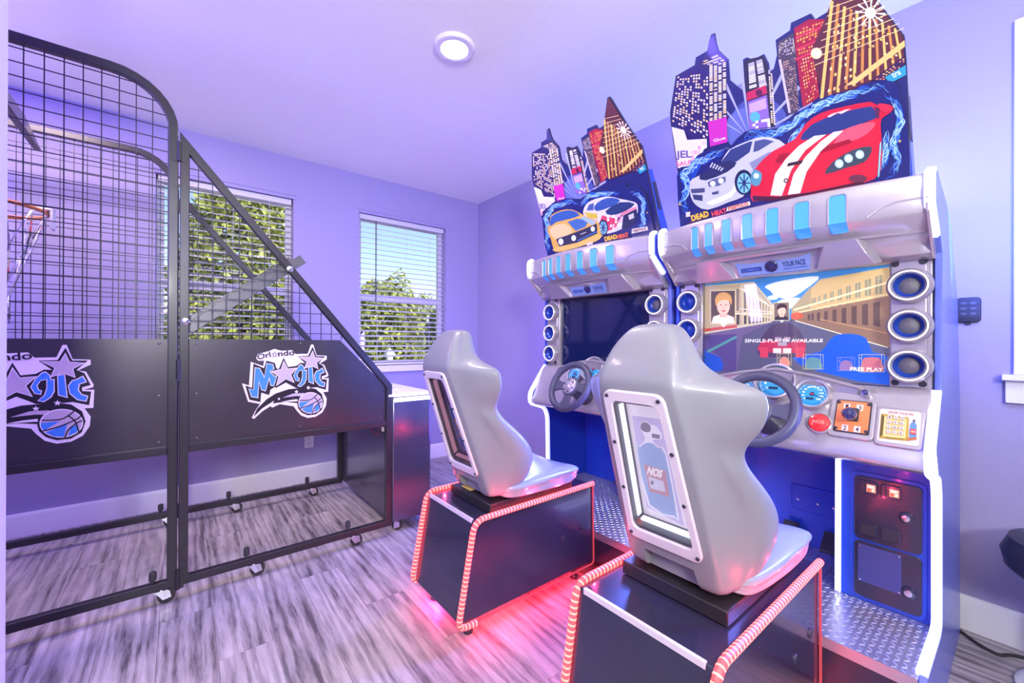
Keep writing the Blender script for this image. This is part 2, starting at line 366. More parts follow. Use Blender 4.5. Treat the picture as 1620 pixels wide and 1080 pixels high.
baseboard('baseboard_back', (X0, 0, 0), (0, 0, 0), (0, -1, 0)); baseboard('baseboard_right', (0, 0, 0), (0, Y0, 0), (-1, 0, 0))
baseboard('baseboard_left', (X0, 0, 0), (X0, -2.4, 0), (1, 0, 0))
def window(idx, a, b):
    fr = MB(); y0, y1 = .085, .125
    for x0, x1, z0, z1 in ((a, a+.045, WB, WT), (b-.045, b, WB, WT), (a+.045, b-.045, WB, WB+.05), (a+.045, b-.045, WT-.05, WT), (a+.045, b-.045, 1.585, 1.645)):
        fr.box(x0, y0, z0, x1, y1, z1)
    f = struct(f'window_{idx}', fr, M['trim'], bevel=.003)
    MB().box(a+.04, .10, WB+.04, b-.04, .104, WT-.04).build('pane', M['glass'], f)
    MB().prism([(a-.03, -.035, WB-.055), (b+.03, -.035, WB-.055), (b+.03, .0, WB-.055), (b-.001, .0, WB-.055), (b-.001, .084, WB-.055), (a+.001, .084, WB-.055), (a+.001, 0, WB-.055), (a-.03, 0, WB-.055)], (0, 0, .06)).build('sill', M['trim'], f, bevel=.005)
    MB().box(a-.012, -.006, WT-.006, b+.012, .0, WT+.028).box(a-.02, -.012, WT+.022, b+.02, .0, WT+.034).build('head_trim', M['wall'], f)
    bl = empty('window_blind', ((a+b)/2, .05, WB), 'white horizontal slat blind in the '+('window behind the black wire cage' if idx == 1 else 'window beside the room corner'), 'blind', 'window blinds')
    hw = (b-a)/2-.012
    MB().box(-hw, -.025, WT-WB-.05, hw, .025, WT-WB-.006).build('head_rail', M['slat'], bl)
    me = MB().add([(-hw, -.024, -.004), (hw, -.024, -.004), (hw, 0, .003), (-hw, 0, .003), (hw, .024, .004), (-hw, .024, .004),
                   (-hw, -.024, -.0015), (hw, -.024, -.0015), (hw, 0, .0055), (-hw, 0, .0055), (hw, .024, .0065), (-hw, .024, .0065)],
                  [(0, 1, 2, 3), (3, 2, 4, 5), (9, 8, 7, 6), (11, 10, 8, 9), (0, 6, 7, 1), (5, 4, 10, 11), (0, 3, 9, 6), (3, 5, 11, 9), (1, 7, 8, 2), (2, 8, 10, 4)]).mesh('slat'); me.materials.append(M['slat'])
    n = 28; top = WT-WB-.075
    for i in range(n): o = link('slat', me, bl, (0, 0, .045+i*(top-.045)/(n-1))); o.rotation_euler.x = .12
    MB().box(-hw, -.025, .012, hw, .025, .03).build('bottom_rail', M['slat'], bl)
    c = MB()
    for cx in (-hw*.62, .02, hw*.62): c.bar((cx, -.027, .03), (cx, -.027, top+.03), .0025, .0025, (0, 1, 0))
    c.build('cord', M['slat'], bl)
    MB().tube([(-hw*.66, -.034, top+.02), (-hw*.66, -.036, top-.75)], .005).build('tilt_wand', M['dark'] if idx == 2 else M['slat'], bl)
window(1, *WIN[0]); window(2, *WIN[1])
# window in the right wall, only its casing, sill and apron show
f3 = MB(); z0, z1 = 1.08, WT
f3.box(-.018, RW[1]-.01, z0, 0, RW[1]+.092, z1+.09).box(-.018, RW[0]-.092, z0, 0, RW[0]+.01, z1+.09).box(-.018, RW[0], z1-.01, 0, RW[1], z1+.09)
f3.box(.06, RW[0], z0, .10, RW[0]+.05, z1).box(.06, RW[1]-.05, z0, .10, RW[1], z1).box(.06, RW[0], z0, .10, RW[1], z0+.05).box(.06, RW[0], z1-.05, .10, RW[1], z1).box(.06, RW[0], 1.7, .10, RW[1], 1.75)
f3 = struct('window_3', f3, M['cream'], bevel=.003)
MB().box(.075, RW[0], z0, .079, RW[1], z1).build('pane', M['glass'], f3)
MB().box(-.05, RW[0]-.115, 1.056, .06, RW[1]+.122, 1.08).build('sill', M['trim'], f3, bevel=.004)
MB().box(-.02, RW[0]-.10, .966, 0, RW[1]+.113, 1.056).build('apron', M['trim'], f3, bevel=.003)

# ------------------------------------------------------------------ outside the windows
struct('ground', MB().box(-25, .6, -.45, 20, 40, -.35), M['grass'])
def tree(x, y, r, h, m, label, n=11000):
    t = empty('leafy_tree', (x, y, -.35), label, 'tree', None); mb = MB()
    for i in range(n):
        th, ph = random.uniform(0, 6.283), math.acos(random.uniform(-1, 1)); q = random.uniform(.62, 1.04)
        lump = 1+.09*math.sin(3*th+x)*math.sin(4*ph+y)+.05*math.sin(9*th+2*x)*math.sin(7*ph)
        d = Vector((math.sin(ph)*math.cos(th), math.sin(ph)*math.sin(th), math.cos(ph)))
        c = Vector((d.x*r, d.y*r, h*.5+d.z*h*.5))*1*q*lump+Vector((0, 0, .25+h*.5*(1-q*lump)))
        s = random.uniform(.055, .13); u = Vector((random.gauss(0, 1), random.gauss(0, 1), random.gauss(0, 1))).normalized(); v = u.orthogonal().normalized()
        a = random.uniform(0, 6.28); v = v*math.cos(a)+u.cross(v)*math.sin(a)
        mb.add([c-u*s, c-v*s*.5, c+u*s, c+v*s*.5], [(0, 1, 2, 3)])
    mb.build('foliage', m, t, smooth=0, kind='stuff')
    MB().loft([[(q*math.cos(a*1.047), q*math.sin(a*1.047), z) for a in range(6)] for q, z in ((.13, 0), (.10, h*.3), (.05, h*.75))]).build('trunk', M['bark'], t)
tree(1.45, 6.6, 1.0, 2.75, M['leaf0'], 'round olive green tree seen through the window beside the room corner')
tree(4.1, 6.9, 1.1, 2.6, M['leaf1'], 'round darker tree at the right edge of the window beside the room corner')
tree(-1.5, 6.8, 1.25, 4.9, M['leaf0'], 'tall sunlit tree filling most of the window behind the wire cage')
tree(-4.7, 6.9, 1.25, 4.6, M['leaf1'], 'green tree at the left edge of the window behind the wire cage')
hg = MB()
for i in range(15000):
    x = random.uniform(-7, 8); a = random.uniform(0, 3.1416); q = random.uniform(.8, 1.05)
    c = Vector((x, 11.0+1.0*math.cos(a)*q, -.35+3.45*math.sin(a)*q*(1+.12*math.sin(2.1*x)+.08*math.sin(5.3*x))))
    s_ = random.uniform(.07, .15); u = Vector((random.gauss(0, 1), random.gauss(0, 1), random.gauss(0, 1))).normalized(); v = u.orthogonal().normalized()
    hg.add([c-u*s_, c-v*s_*.5, c+u*s_, c+v*s_*.5], [(0, 1, 2, 3)])
tag(hg.build('hedge', M['leaf0'], smooth=0), 'long leafy hedge behind the garden trees outside the windows', 'hedge', None, 'stuff')
sh = empty('garden_cupola', (1.02, 5.0, -.35), 'small white peaked cupola seen low through the window beside the room corner', 'cupola')
MB().box(-.06, -.06, 0, .06, .06, 1.25).build('body', M['white'], sh, bevel=.01)
MB().add([(-.11, -.11, 1.25), (.11, -.11, 1.25), (.11, .11, 1.25), (-.11, .11, 1.25), (0, 0, 1.42)], [(0, 1, 4), (1, 2, 4), (2, 3, 4), (3, 0, 4), (3, 2, 1, 0)]).build('roof', M['white'], sh)

# ------------------------------------------------------------------ small wall and ceiling things
dl = empty('recessed_downlight', (DOWN[0][0], DOWN[0][1], H), 'round white recessed ceiling light, lit warm white', 'ceiling light')
MB().lathe([(.108, 0), (.108, -.004), (.100, -.016), (.078, -.020), (.070, -.016), (.070, 0)], (0, 0, 0), (0, 0, 1), 40).build('trim_ring', M['trim'], dl)
MB().lathe([(.071, -.0165), (.05, -.0195), (.001, -.0205)], (0, 0, 0), (0, 0, 1), 40).build('diffuser', M['bulb'], dl)
def outlet(loc, nrm, label):
    o = empty('wall_outlet', loc, label, 'outlet', 'wall outlets'); n = Vector(nrm); t = Vector((0, 0, 1)).cross(n)
    q = lambda pts, d, e: [n*d+t*a+Vector((0, 0, b)) for a, b in pts]
    MB().prism(q(rrect(-.036, -.058, .036, .058, .006), 0, 0), n*.006).build('cover_plate', M['trim'], o)
    for z in (-.02, .02):
        s = MB().prism(q(rrect(-.017, z-.0145, .017, z+.0145, .009), .006, 0), n*.002).build('socket', M['white'], o)
        MB().prism(q([(-.009, z), (-.006, z), (-.006, z+.009), (-.009, z+.009)], .008, 0), n*.0006).prism(q([(.006, z), (.009, z), (.009, z+.009), (.006, z+.009)], .008, 0), n*.0006).prism(q(rrect(-.003, z-.01, .003, z-.004, .0025), .008, 0), n*.0006).build('slot', M['dark'], s)
outlet((-1.731, 0, .348), (0, -1, 0), 'white wall outlet behind the open wire-cage frame'); outlet((0, -.343, .386), (-1, 0, 0), 'white wall outlet behind the farther racing seat')
rm = empty('remote_control', (0, -3.697, 1.344), 'small black remote control in a holder on the right wall', 'remote')
q = lambda pts, d: [(-d, a, b) for a, b in pts]
MB().prism(q(rrect(-.036, -.052, .036, .052, .014), 0), (-.016, 0, 0)).build('body', M['dark'], rm, bevel=.003)
MB().prism(q(rrect(-.030, -.050, .030, -.030, .006), .016), (-.004, 0, 0)).prism(q(rrect(-.008, -.062, .008, -.05, .005), 0), (-.012, 0, 0)).build('holder', M['black'], rm)
for i in range(6): MB().prism(q(rrect(-.022+(i % 2)*.027, -.022+(i//2)*.022, -.005+(i % 2)*.027, -.012+(i//2)*.022, .004), .016), (-.003, 0, 0)).build('button', M['greybar'], rm)
cb = MB().tube([tuple(p) for p in round_path([(-.03, -3.655, .006), (-.065, -3.69, .006), (-.115, -3.735, .006), (-.137, -3.79, .006), (-.10, -3.81, .006), (-.05, -3.9, .006), (-.04, -4.5, .006)], .05)], .006)
tag(cb.build('power_cable', M['rubber']), 'black power cable running along the floor by the right baseboard', 'cable')
st = empty('swivel_stool', (-.26, -3.985, 0), 'dark round-edged stool seat with pale foot cut by the right photo edge', 'stool')
MB().lathe([(.0, .0), (.155, .0), (.16, .012), (.14, .03), (.05, .045), (.03, .06), (.0, .062)], (0, 0, 0), (0, 0, 1), 32, cap=False).build('base', M['white'], st)
MB().lathe([(.026, .05), (.026, .38)], (0, 0, 0), (0, 0, 1)).build('column', M['chrome'], st)
MB().lathe([(.0, .38), (.14, .38), (.185, .42), (.195, .47), (.175, .52), (.1, .54), (.0, .542)], (0, 0, 0), (0, 0, 1), 32, cap=False).build('seat', M['dark'], st)

# ------------------------------------------------------------------ basketball cage game
YN, YF = -1.38, -.385                       # centre planes of the near and the far side frame
T = .036
bg_ = empty('basketball_game', (-2.58, -.88, 0), 'black basketball shooting cage with wire mesh sides and team logo panels', 'arcade game')
BO = Vector((-2.58, -.88, 0))
def L_(x, y, z): return (x-BO.x, y-BO.y, z)
def frame_loop(mb, pts, y, closed=True):
    P = [Vector((x, y, z)) for x, z in pts]; k = len(P)
    ins = [];
    for i, p in enumerate(P):
        a = (P[i-1]-p).normalized(); b = (P[(i+1) % k]-p).normalized(); m = a+b
        m = m.normalized() if m.length > 1e-4 else Vector((-a.z, 0, a.x)); s = abs(m.cross(b).length)
        ins.append(p+m*(T/max(s, .2)) if Vector((a.x, 0, a.z)).cross(Vector((b.x, 0, b.z))).length > .02 else None)
    c = sum(P, Vector())/k
    for i in range(k):
        if ins[i] is None:
            a = (P[(i+1) % k]-P[i-1]).normalized(); m = Vector((-a.z, 0, a.x)); m = m if m.dot(c-P[i]) > 0 else -m; ins[i] = P[i]+m*T
    vs = []
    for i in range(k): vs += [L_(*P[i]), L_(*ins[i]), L_(ins[i].x, ins[i].y+T, ins[i].z), L_(P[i].x, P[i].y+T, P[i].z)]
    return mb.add(vs, [(4*i+a, 4*i+(a+1) % 4, 4*((i+1) % k)+(a+1) % 4, 4*((i+1) % k)+a) for i in range(k) for a in range(4)])
arc = [(-2.605-.23+.23*math.cos(a), 2.40-.23+.23*math.sin(a)) for a in [i*math.pi/2/8 for i in range(9)]]
back_x = -3.78
LOGO = {}
for side, yc in (('near', YN), ('far', YF)):
    y0 = yc-T/2
    rear = frame_loop(MB(), [(-2.605, .066), (-2.605, 1.2)]+arc+[(back_x, 2.40), (back_x, .066)], y0)
    rear.box(*L_(back_x+T, y0+.002, .68), *L_(-2.605-T, y0+T-.002, .715))
    fr = rear.build('arch_frame', M['black'], bg_, bevel=.003)
    front = frame_loop(MB(), [(-2.60, .066), (-2.60, 2.172), (-1.572, .935), (-1.572, .066)], y0)
    front.box(*L_(-2.60+T, y0+.002, .68), *L_(-1.572-T, y0+T-.002, .715))
    ff = front.build('front_frame', M['black'], bg_, bevel=.003)
    for z in (2.075, 1.07, .10):
        MB().lathe([(.009, -.045), (.009, .045)], L_(-2.6025, y0-.006, z), (0, 0, 1), 10).box(*L_(-2.625, y0-.004, z-.045), *L_(-2.58, y0, z+.045)).build('hinge', M['black'], bg_)
    ym = yc
    # sheet panels with screws and the team decal
    for nm, x0, x1, poly in (('a', back_x+T, -2.605-T, None), ('f', -2.60+T, -1.572-T, 1)):
        zt, zb = 1.208, .715
        pts = [(x0, zb), (x1, zb), (x1, .925), (-1.88, zt), (x0, zt)] if poly else [(x0, zb), (x1, zb), (x1, zt), (x0, zt)]
        pn = MB().prism([L_(x, ym-.003, z) for x, z in pts], (0, .006, 0)).build('sheet_panel', M['panel'], bg_)
        sc_ = MB(); sg = -1 if side == 'near' else 1
        for x in (x0+.03, (x0+x1)/2, x1-.03):
            for z in (zb+.025, .95, zt-.02):
                if poly and x > -1.9 and z > .9: continue
                if abs(x-(x0+x1)/2) < .01 and abs(z-.95) < .01: continue
                sc_.lathe([(.006, 0), (.005, .003), (0.001, .004)], L_(x, ym-.003, z), (0, -1, 0), 8)
        sc_.build('screw', M['greybar'], pn, kind='stuff')
        LOGO[(side, nm)] = pn
        wm = MB()
        xa, xb = x0, x1
        gx = [-3.082+.055*i+(0 if nm == 'a' else .001) for i in range(-13, 30)]
        for x in gx:
            if not (xa < x < xb): continue
            if nm == 'a':
                t = 2.40-T
                if x > -2.835: t = 2.17+math.sqrt(max(0, (.23-T)**2-(x+2.835)**2))
            else: t = min(2.12, .935+(-1.572-x)*1.2097-T*1.5)
            if t > zt: wm.bar(L_(x, ym, zt), L_(x, ym, t), .0036, .0036, (0, 1, 0))
        z = zt+.035
        while z < 2.37:
            if nm == 'a':
                b = xb
                if z > 2.17: b = -2.835+math.sqrt(max(0, (.23-T)**2-(z-2.17)**2))
                a = xa
            else: a, b = xa, min(xb, -1.572-(z-.935+T*1.5)/1.2097)
            if b-a > .02: wm.bar(L_(a, ym-.004, z), L_(b, ym-.004, z), .0036, .0036)
            z += .055
        wm.build('wire_mesh', M['wire'], bg_, kind='stuff')
    # castors and levelling knobs
    for x in (-2.66, -2.30, -1.80):
        cs = MB().lathe([(.018, .07), (.018, .05)], L_(x, yc, 0), (0, 0, 1)).box(*L_(x-.024, yc-.022, .058), *L_(x+.024, yc+.022, .066))
        for s in (-1, 1): cs.prism([L_(x-.02, yc+s*.018-.0015, .060), L_(x+.03, yc+s*.018-.0015, .060), L_(x+.036, yc+s*.018-.0015, .028), L_(x+.006, yc+s*.018-.0015, .022)], (0, .003, 0))
        c_ = cs.build('caster', M['chrome'], bg_)
        MB().lathe([(.016, -.013), (.032, -.012), (.034, 0), (.032, .012), (.016, .013)], L_(x+.018, yc, .0345), (0, 1, 0), 20).build('wheel', M['rubber'], c_)
        MB().lathe([(.008, .10), (.008, .115), (.014, .117), (.014, .150), (.011, .155)], L_(x-.03, yc, 0), (0, 0, 1), 10).build('levelling_knob', M['rubber'], bg_)
    MB().lathe([(.006, 0), (.016, .002), (.016, .006), (.01, .008)], L_(-2.578, yc-T/2 if side == 'near' else yc-T/2, 1.292), (0, -1, 0), 14).build('bolt', M['chrome'], bg_)
MB().lathe([(.006, 0), (.016, .002), (.016, .008), (.01, .010)], L_(-2.142, YN-T/2, 1.585), (0, -1, 0), 14).build('bolt', M['chrome'], bg_)
for x0, z0, x1, z1, y in ((-2.57, 1.255, -2.068, 1.655, YN+.045), (-2.57, 1.283, -2.115, 1.645, YN+.085)):
    MB().bar(L_(x0, y, z0), L_(x1, y, z1), .034, .05).build('brace_bar', M['greybar'], bg_, bevel=.002)
for z, x in ((.065, back_x+.02), (2.38, back_x+.02), (1.4, back_x+.02)):
    MB().bar(L_(x, YN+T/2, z), L_(x, YF-T/2, z), T, T).build('cross_bar', M['black'], bg_)
# front cabinet with the ball return
cx0, cx1, ct = -1.57, -1.302, .855
fc = MB().prism([L_(cx0, YN-.012, .075), L_(cx1, YN-.012, .075), L_(cx1, YN-.012, ct), L_(cx0, YN-.012, ct)], (0, YF-YN+.024, 0)).build('front_cabinet', M['gloss'], bg_, bevel=.012)
MB().box(*L_(cx0-.03, YN-.02, ct), *L_(cx1+.008, YF+.02, ct+.022)).build('cabinet_top', M['trim'], fc, bevel=.008)
MB().box(*L_(cx0+.012, YN-.020, ct-.03), *L_(cx1-.004, YN-.012, ct-.006)).build('led_bar', M['led_cab'], fc)
MB().lathe([(.03, 0), (.03, .006), (.02, .008)], L_(-1.46, -1.16, ct+.022), (0, 0, 1)).build('start_button', M['frame'], fc)
for x, y in ((-1.52, -1.33), (-1.35, -1.2)):
    c_ = MB().lathe([(.016, .075), (.016, .05)], L_(x, y, 0), (0, 0, 1)).box(*L_(x-.018, y-.02, .02), *L_(x+.018, y-.016, .055)).box(*L_(x-.018, y+.016, .02), *L_(x+.018, y+.02, .055)).build('caster', M['chrome'], bg_)
    MB().lathe([(.016, -.013), (.032, -.012), (.034, 0), (.032, .012), (.016, .013)], L_(x+.012, y, .0345), (0, 1, 0), 20).build('wheel', M['rubber'], c_)
MB().tube([L_(-1.62, -1.33, .66), L_(-1.60, -1.25, .60), L_(-1.585, -1.1, .595), L_(-1.575, -1.0, .66), L_(-1.572, -.95, .70)], .0025).build('wire', M['redwire'], fc)
MB().lathe([(.012, 0), (.014, .03), (.01, .06)], L_(-1.60, -1.33, .64), (0, 0, 1), 10).build('plug', M['key'], fc)
# backboard, score display, hoop with chain net
MB().box(*L_(-3.56, YN+.05, 1.72), *L_(-3.54, YF-.05, 2.3)).build('backboard', M['white'], bg_, bevel=.004)
sd = MB().prism([L_(-3.195, -1.15, 2.19), L_(-3.165, -1.15, 2.19), L_(-3.225, -1.15, 2.36), L_(-3.255, -1.15, 2.36)], (0, .52, 0)).build('score_display', M['panel'], bg_, bevel=.004)
dots = MB()
for i in range(4):
    for j in range(2): dots.lathe([(.005, 0), (.003, .004)], L_(-3.172-.06*(i*.04+.02)/.17+.002, -1.12+.08*j, 2.21+i*.04), (1, 0, .3), 8)
dots.build('score_light', M['red'], sd, kind='stuff')
hc = Vector(L_(-3.30, -.90, 1.81))
ho = MB().tube([hc+Vector((.2*math.cos(a), .2*math.sin(a), 0)) for a in [i*2*math.pi/40 for i in range(40)]], .009, 8, closed=True).bar(hc+Vector((-.2, -.05, 0)), hc+Vector((-.255, -.05, .0)), .03, .012).bar(hc+Vector((-.2, .05, 0)), hc+Vector((-.255, .05, .0)), .03, .012).build('hoop', M['cone'], bg_)
MB().box(hc.x+.165, hc.y-.03, hc.z+.012, hc.x+.225, hc.y+.03, hc.z+.022).box(hc.x+.215, hc.y-.03, hc.z-.075, hc.x+.225, hc.y+.03, hc.z+.022).build('ball_sensor', M['white'], ho, bevel=.003)
net = MB()
nk = 12
for i in range(nk):
    for s in (1, -1):
        pts = []
        for j in range(22):
            f = j/21; a = (i+s*f*1.5)*2*math.pi/nk; r = .198-.105*min(1, f*1.35)-.012*f
            pts.append(hc+Vector((r*math.cos(a), r*math.sin(a), -.01-f*.52)))
        for p, q_ in zip(pts, pts[1:]):
            m = (p+q_)/2; d = (q_-p)/2*1.25
            net.bar(m-d, m+d, .0075 if (pts.index(p) % 2) else .004, .004 if (pts.index(p) % 2) else .0075)
net.build('chain_net', M['chrome'], ho, kind='stuff')

# team decal: outlines read off the decal itself, drawn on the panel plane
def team_logo(parent, dx, flip=None):
    y = YN-.0032
    mp = lambda a, b: on_plane(380+a/7.2, 530+b/7.2, (0, 1, 0), (0, y, 0), BO-Vector((dx, 0, 0)))
    A = Art(mp, (0, -1, 0), .00012)
    wht, blk, blu, gry = hexc('f3e6f2'), hexc('191420'), hexc('3f8ae0'), hexc('c3b2c4')
    A.poly([(20, 548), (100, 572), (120, 303), (262, 352), (272, 290), (205, 292), (180, 262), (200, 215), (330, 180), (390, 156), (470, 178), (590, 170), (632, 215), (768, 212), (806, 108), (832, 106), (870, 228), (985, 234), (985, 275), (905, 325), (955, 335), (1005, 450), (1000, 468), (940, 490), (1008, 490), (1002, 645), (945, 647), (985, 720), (978, 800), (935, 880), (860, 928), (770, 942), (695, 915), (640, 855), (610, 810), (450, 785), (365, 825), (345, 808), (250, 868), (160, 952), (130, 942), (175, 855), (225, 783), (90, 758)], wht)
    A.poly([(58, 572), (135, 600), (150, 322), (270, 375), (300, 290), (395, 316), (412, 378), (440, 385), (495, 255), (545, 362), (640, 350), (690, 315), (740, 318), (655, 240), (775, 235), (825, 130), (868, 240), (968, 240), (895, 320), (945, 348), (985, 450), (930, 468), (930, 500), (988, 505), (975, 622), (870, 592), (800, 600), (640, 604), (520, 540), (410, 600), (395, 590), (345, 620), (330, 682), (240, 655), (230, 762), (105, 735)], blk)
    A.poly([(95, 605), (150, 620), (165, 365), (225, 375), (275, 470), (300, 318), (375, 330), (390, 385), (340, 410), (385, 460), (420, 465), (385, 582), (345, 575), (330, 500), (290, 640), (240, 625), (215, 540), (205, 717), (125, 705)], wht)
    A.poly([(103, 611), (155, 625), (172, 372), (221, 381), (275, 486), (305, 325), (370, 336), (380, 382), (334, 412), (382, 467), (412, 471), (381, 574), (350, 567), (331, 480), (285, 632), (245, 619), (213, 520), (198, 708), (131, 697)], blu)
    A.poly([(700, 330), (728, 360), (737, 400), (757, 390), (758, 500), (737, 550), (690, 590), (648, 578), (690, 530), (705, 470), (705, 400), (670, 410), (650, 450), (660, 485), (678, 490), (672, 528), (630, 518), (604, 460), (638, 388), (676, 338)], wht)
    A.poly([(700, 339), (722, 362), (732, 408), (750, 400), (751, 498), (731, 545), (688, 583), (658, 574), (697, 532), (711, 470), (711, 394), (667, 405), (643, 450), (655, 490), (671, 495), (667, 521), (634, 512), (611, 460), (643, 392), (680, 344)], blu)
    A.poly([(772, 358), (822, 355), (840, 558), (777, 534)], wht, keep=True).poly([(893, 398), (937, 368), (962, 424), (916, 444), (910, 490), (930, 526), (970, 540), (958, 592), (898, 576), (850, 522), (840, 450), (866, 406)], wht)
    A.poly([(778, 366), (816, 363), (832, 548), (783, 528)], blu, keep=True).poly([(897, 405), (933, 378), (953, 420), (910, 438), (902, 490), (925, 532), (962, 546), (953, 583), (902, 569), (856, 518), (847, 452), (871, 412)], blu)
    for P, c in (([(495, 290), (542, 380), (650, 370), (580, 450), (622, 545), (520, 502), (408, 580), (436, 470), (345, 412), (462, 388)], 0), ([(825, 172), (852, 250), (950, 260), (874, 312), (890, 388), (810, 348), (728, 384), (756, 302), (668, 246), (790, 246)], 0)):
        c = Vector(P[0])*0
        for p in P: c += Vector(p)/10
        A.poly(P, wht, keep=False); A.poly([tuple(c+(Vector(p)-c)*.9) for p in P], gry)
    A.poly([(150, 932), (190, 840), (300, 730), (400, 665), (550, 615), (760, 595), (860, 612), (930, 672), (952, 760), (928, 850), (860, 902), (770, 912), (700, 882), (660, 832), (648, 772), (520, 760), (400, 772), (372, 782), (385, 745), (250, 832)], blk)
    A.poly([(480, 712), (600, 665), (720, 658), (770, 700), (640, 692)], gry, keep=True).poly([(460, 762), (560, 740), (650, 728), (655, 752), (560, 756)], wht)
    A.circle(800, 770, 138, wht, 122, 28).circle(800, 770, 130, gry, 114, 28)
    A.poly([(672, 765), (790, 752), (740, 790), (690, 830), (672, 800)], blu, keep=True).poly([(700, 845), (835, 775), (815, 885), (750, 880)], blu, keep=True).poly([(843, 880), (860, 800), (908, 785), (895, 850)], blu)
    for P in ([(676, 742), (790, 738), (850, 700), (885, 662)], [(682, 832), (790, 796), (890, 742), (922, 712)], [(840, 705), (885, 755), (908, 838)], [(822, 890), (842, 830), (895, 772), (932, 752)]):
        A.line(smooth_poly(P+P[::-1], 3)[:10], 10, blk, keep=True)
    A.lay += 1
    A.star(640, 643, 25, wht).star(775, 598, 30, blk).star(775, 598, 26, wht).star(440, 725, 19, wht).star(392, 220, 38, blk).star(392, 220, 24, wht)
    A.text('Orl', (200, 280), (350, 244), 62, blk, .02).text('ndo', (432, 240), (620, 224), 62, blk, .02)
    A.build('team_decal', M['ink'], parent, 'white, blue and silver basketball team decal')
team_logo(LOGO[('near', 'f')], 0); team_logo(LOGO[('near', 'a')], -.9395)

# ------------------------------------------------------------------ racing cabinets
YC_NEAR, YC_FAR = -3.2125, -2.2525
def racing_cabinet(yc, near, sdx, sdy):
    O = Vector((0, yc, 0))
    R = empty('racing_arcade_cabinet', O, ('nearer racing cabinet with grey seat, red sports car sign and lit street scene screen' if near else 'farther racing cabinet with grey seat, yellow striped car sign and dark screen'), 'arcade game', 'racing arcade cabinets')
    W = .4675
    # side panels with a white LED edge
    prof = [(-.06, .0), (-.10, 1.0), (-.195, 1.365), (-.45, 1.66), (-.775, 1.742), (-.805, 1.725), (-.805, 1.63), (-.70, 1.552), (-.648, 1.50), (-.648, 1.05), (-.685, 1.0), (-.79, .865), (-.79, .80), (-.66, .762), (-.632, .70), (-.622, .265), (-.66, .25), (-.93, .25), (-.95, .23), (-.95, .09), (-.93, .0)]
    for s in (1, -1):
        y0 = W*s
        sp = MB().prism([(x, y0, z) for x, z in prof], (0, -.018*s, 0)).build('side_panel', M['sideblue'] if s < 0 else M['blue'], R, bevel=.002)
        for path in ([(-.775, 1.742), (-.806, 1.725), (-.806, 1.63), (-.70, 1.551)], [(-.652, 1.045), (-.69, 1.0), (-.793, .865), (-.793, .80), (-.662, .760), (-.634, .70), (-.624, .27), (-.66, .253), (-.93, .253)]):
            pp = [Vector((x, y0-s*.013, z)) for x, z in path]; rp = round_path([tuple(p) for p in pp], .03)
            l = MB().tube(rp, .013, prof=[(-.013, -.006), (.013, -.006), (.013, .008), (-.013, .008)]).build('led_strip', M['led_white'], sp, smooth=0)
            dots = MB(); dist = 0; nxt = .012
            for a, b in zip(rp, rp[1:]):
                a, b = Vector(a), Vector(b); d = (b-a); ln = d.length
                if ln < 1e-6: continue
                d /= ln; up_ = Vector((0, 1, 0)); nn = d.cross(up_)
                if nn.x > 0 and abs(nn.x) > .05 or (abs(nn.x) <= .05 and nn.z < 0): nn = -nn
                while nxt <= dist+ln:
                    c = a+d*(nxt-dist)+nn*.008
                    dots.add([c+d*u+up_*v+nn*w_ for w_ in (0, .003) for u, v in ((-.0055, -.009), (.0055, -.009), (.0055, .009), (-.0055, .009))], [(4, 5, 6, 7), (0, 1, 5, 4), (1, 2, 6, 5), (2, 3, 7, 6), (3, 0, 4, 7)]); nxt += .017
                dist += ln
            dots.build('led_dots', M['led_dot'], l, smooth=0, kind='stuff')
    Wi = W-.019
    # body: rear board, floor, pedal bay and coin box
    MB().box(-.12, -Wi, .02, -.10, Wi, 1.05).box(-.62, -Wi, 1.02, -.12, Wi, 1.045).box(-.26, -.175, .235, -.24, Wi, 1.02).box(-.60, -.1745, 1.49, -.25, Wi, 1.50).build('body_board', M['blue'], R)
    MB().prism([(-.62, -Wi, 1.49), (-.22, -Wi, 1.365), (-.46, -Wi, 1.655), (-.62, -Wi, 1.70)], (0, 2*Wi, 0)).build('top_housing', M['blue'], R)
    fp = MB().box(-.945, -Wi, .205, -.24, Wi, .24).build('foot_plate', M['diamond'], R)
    tr = MB()
    for i in range(34):
        for j in range(44):
            x, y = -.935+i*.0205, -Wi+.012+j*.0205
            if x > -.602 and y < -.165: continue
            if x > -.262: continue
            d = .0068
            if (i+j) % 2: tr.add([(x-d, y-d+.003, .24), (x-d+.003, y-d, .24), (x+d, y+d-.003, .24), (x+d-.003, y+d, .24), (x-d*.7, y-d*.7, .2425), (x+d*.7, y+d*.7, .2425)], [(0, 1, 4), (1, 2, 5, 4), (2, 3, 5), (3, 0, 4, 5)])
            else: tr.add([(x-d, y+d-.003, .24), (x-d+.003, y+d, .24), (x+d, y-d+.003, .24), (x+d-.003, y-d, .24), (x-d*.7, y+d*.7, .2425), (x+d*.7, y-d*.7, .2425)], [(0, 4, 1), (1, 4, 5, 2), (2, 5, 3), (3, 5, 4, 0)])
    tr.build('tread_pattern', M['diamond'], fp, kind='stuff', smooth=0)
    MB().box(-.94, -Wi, .085, -.925, Wi, .205).box(-.925, -Wi, .085, -.2, Wi, .10).build('riser', M['pedestal'], R)
    coin = MB().box(-.60, -Wi, .24, -.27, -.18, .765).build('coin_box', M['blue'], R, bevel=.004)
    cd_ = lambda y0, z0, y1, z1, r, x: [(x, a, b) for a, b in rrect(y0, z0, y1, z1, r)]
    MB().prism(cd_(-.430, .252, -.222, .722, .02, -.60), (-.005, 0, 0)).build('door_surround', M['blue'], coin, bevel=.002)
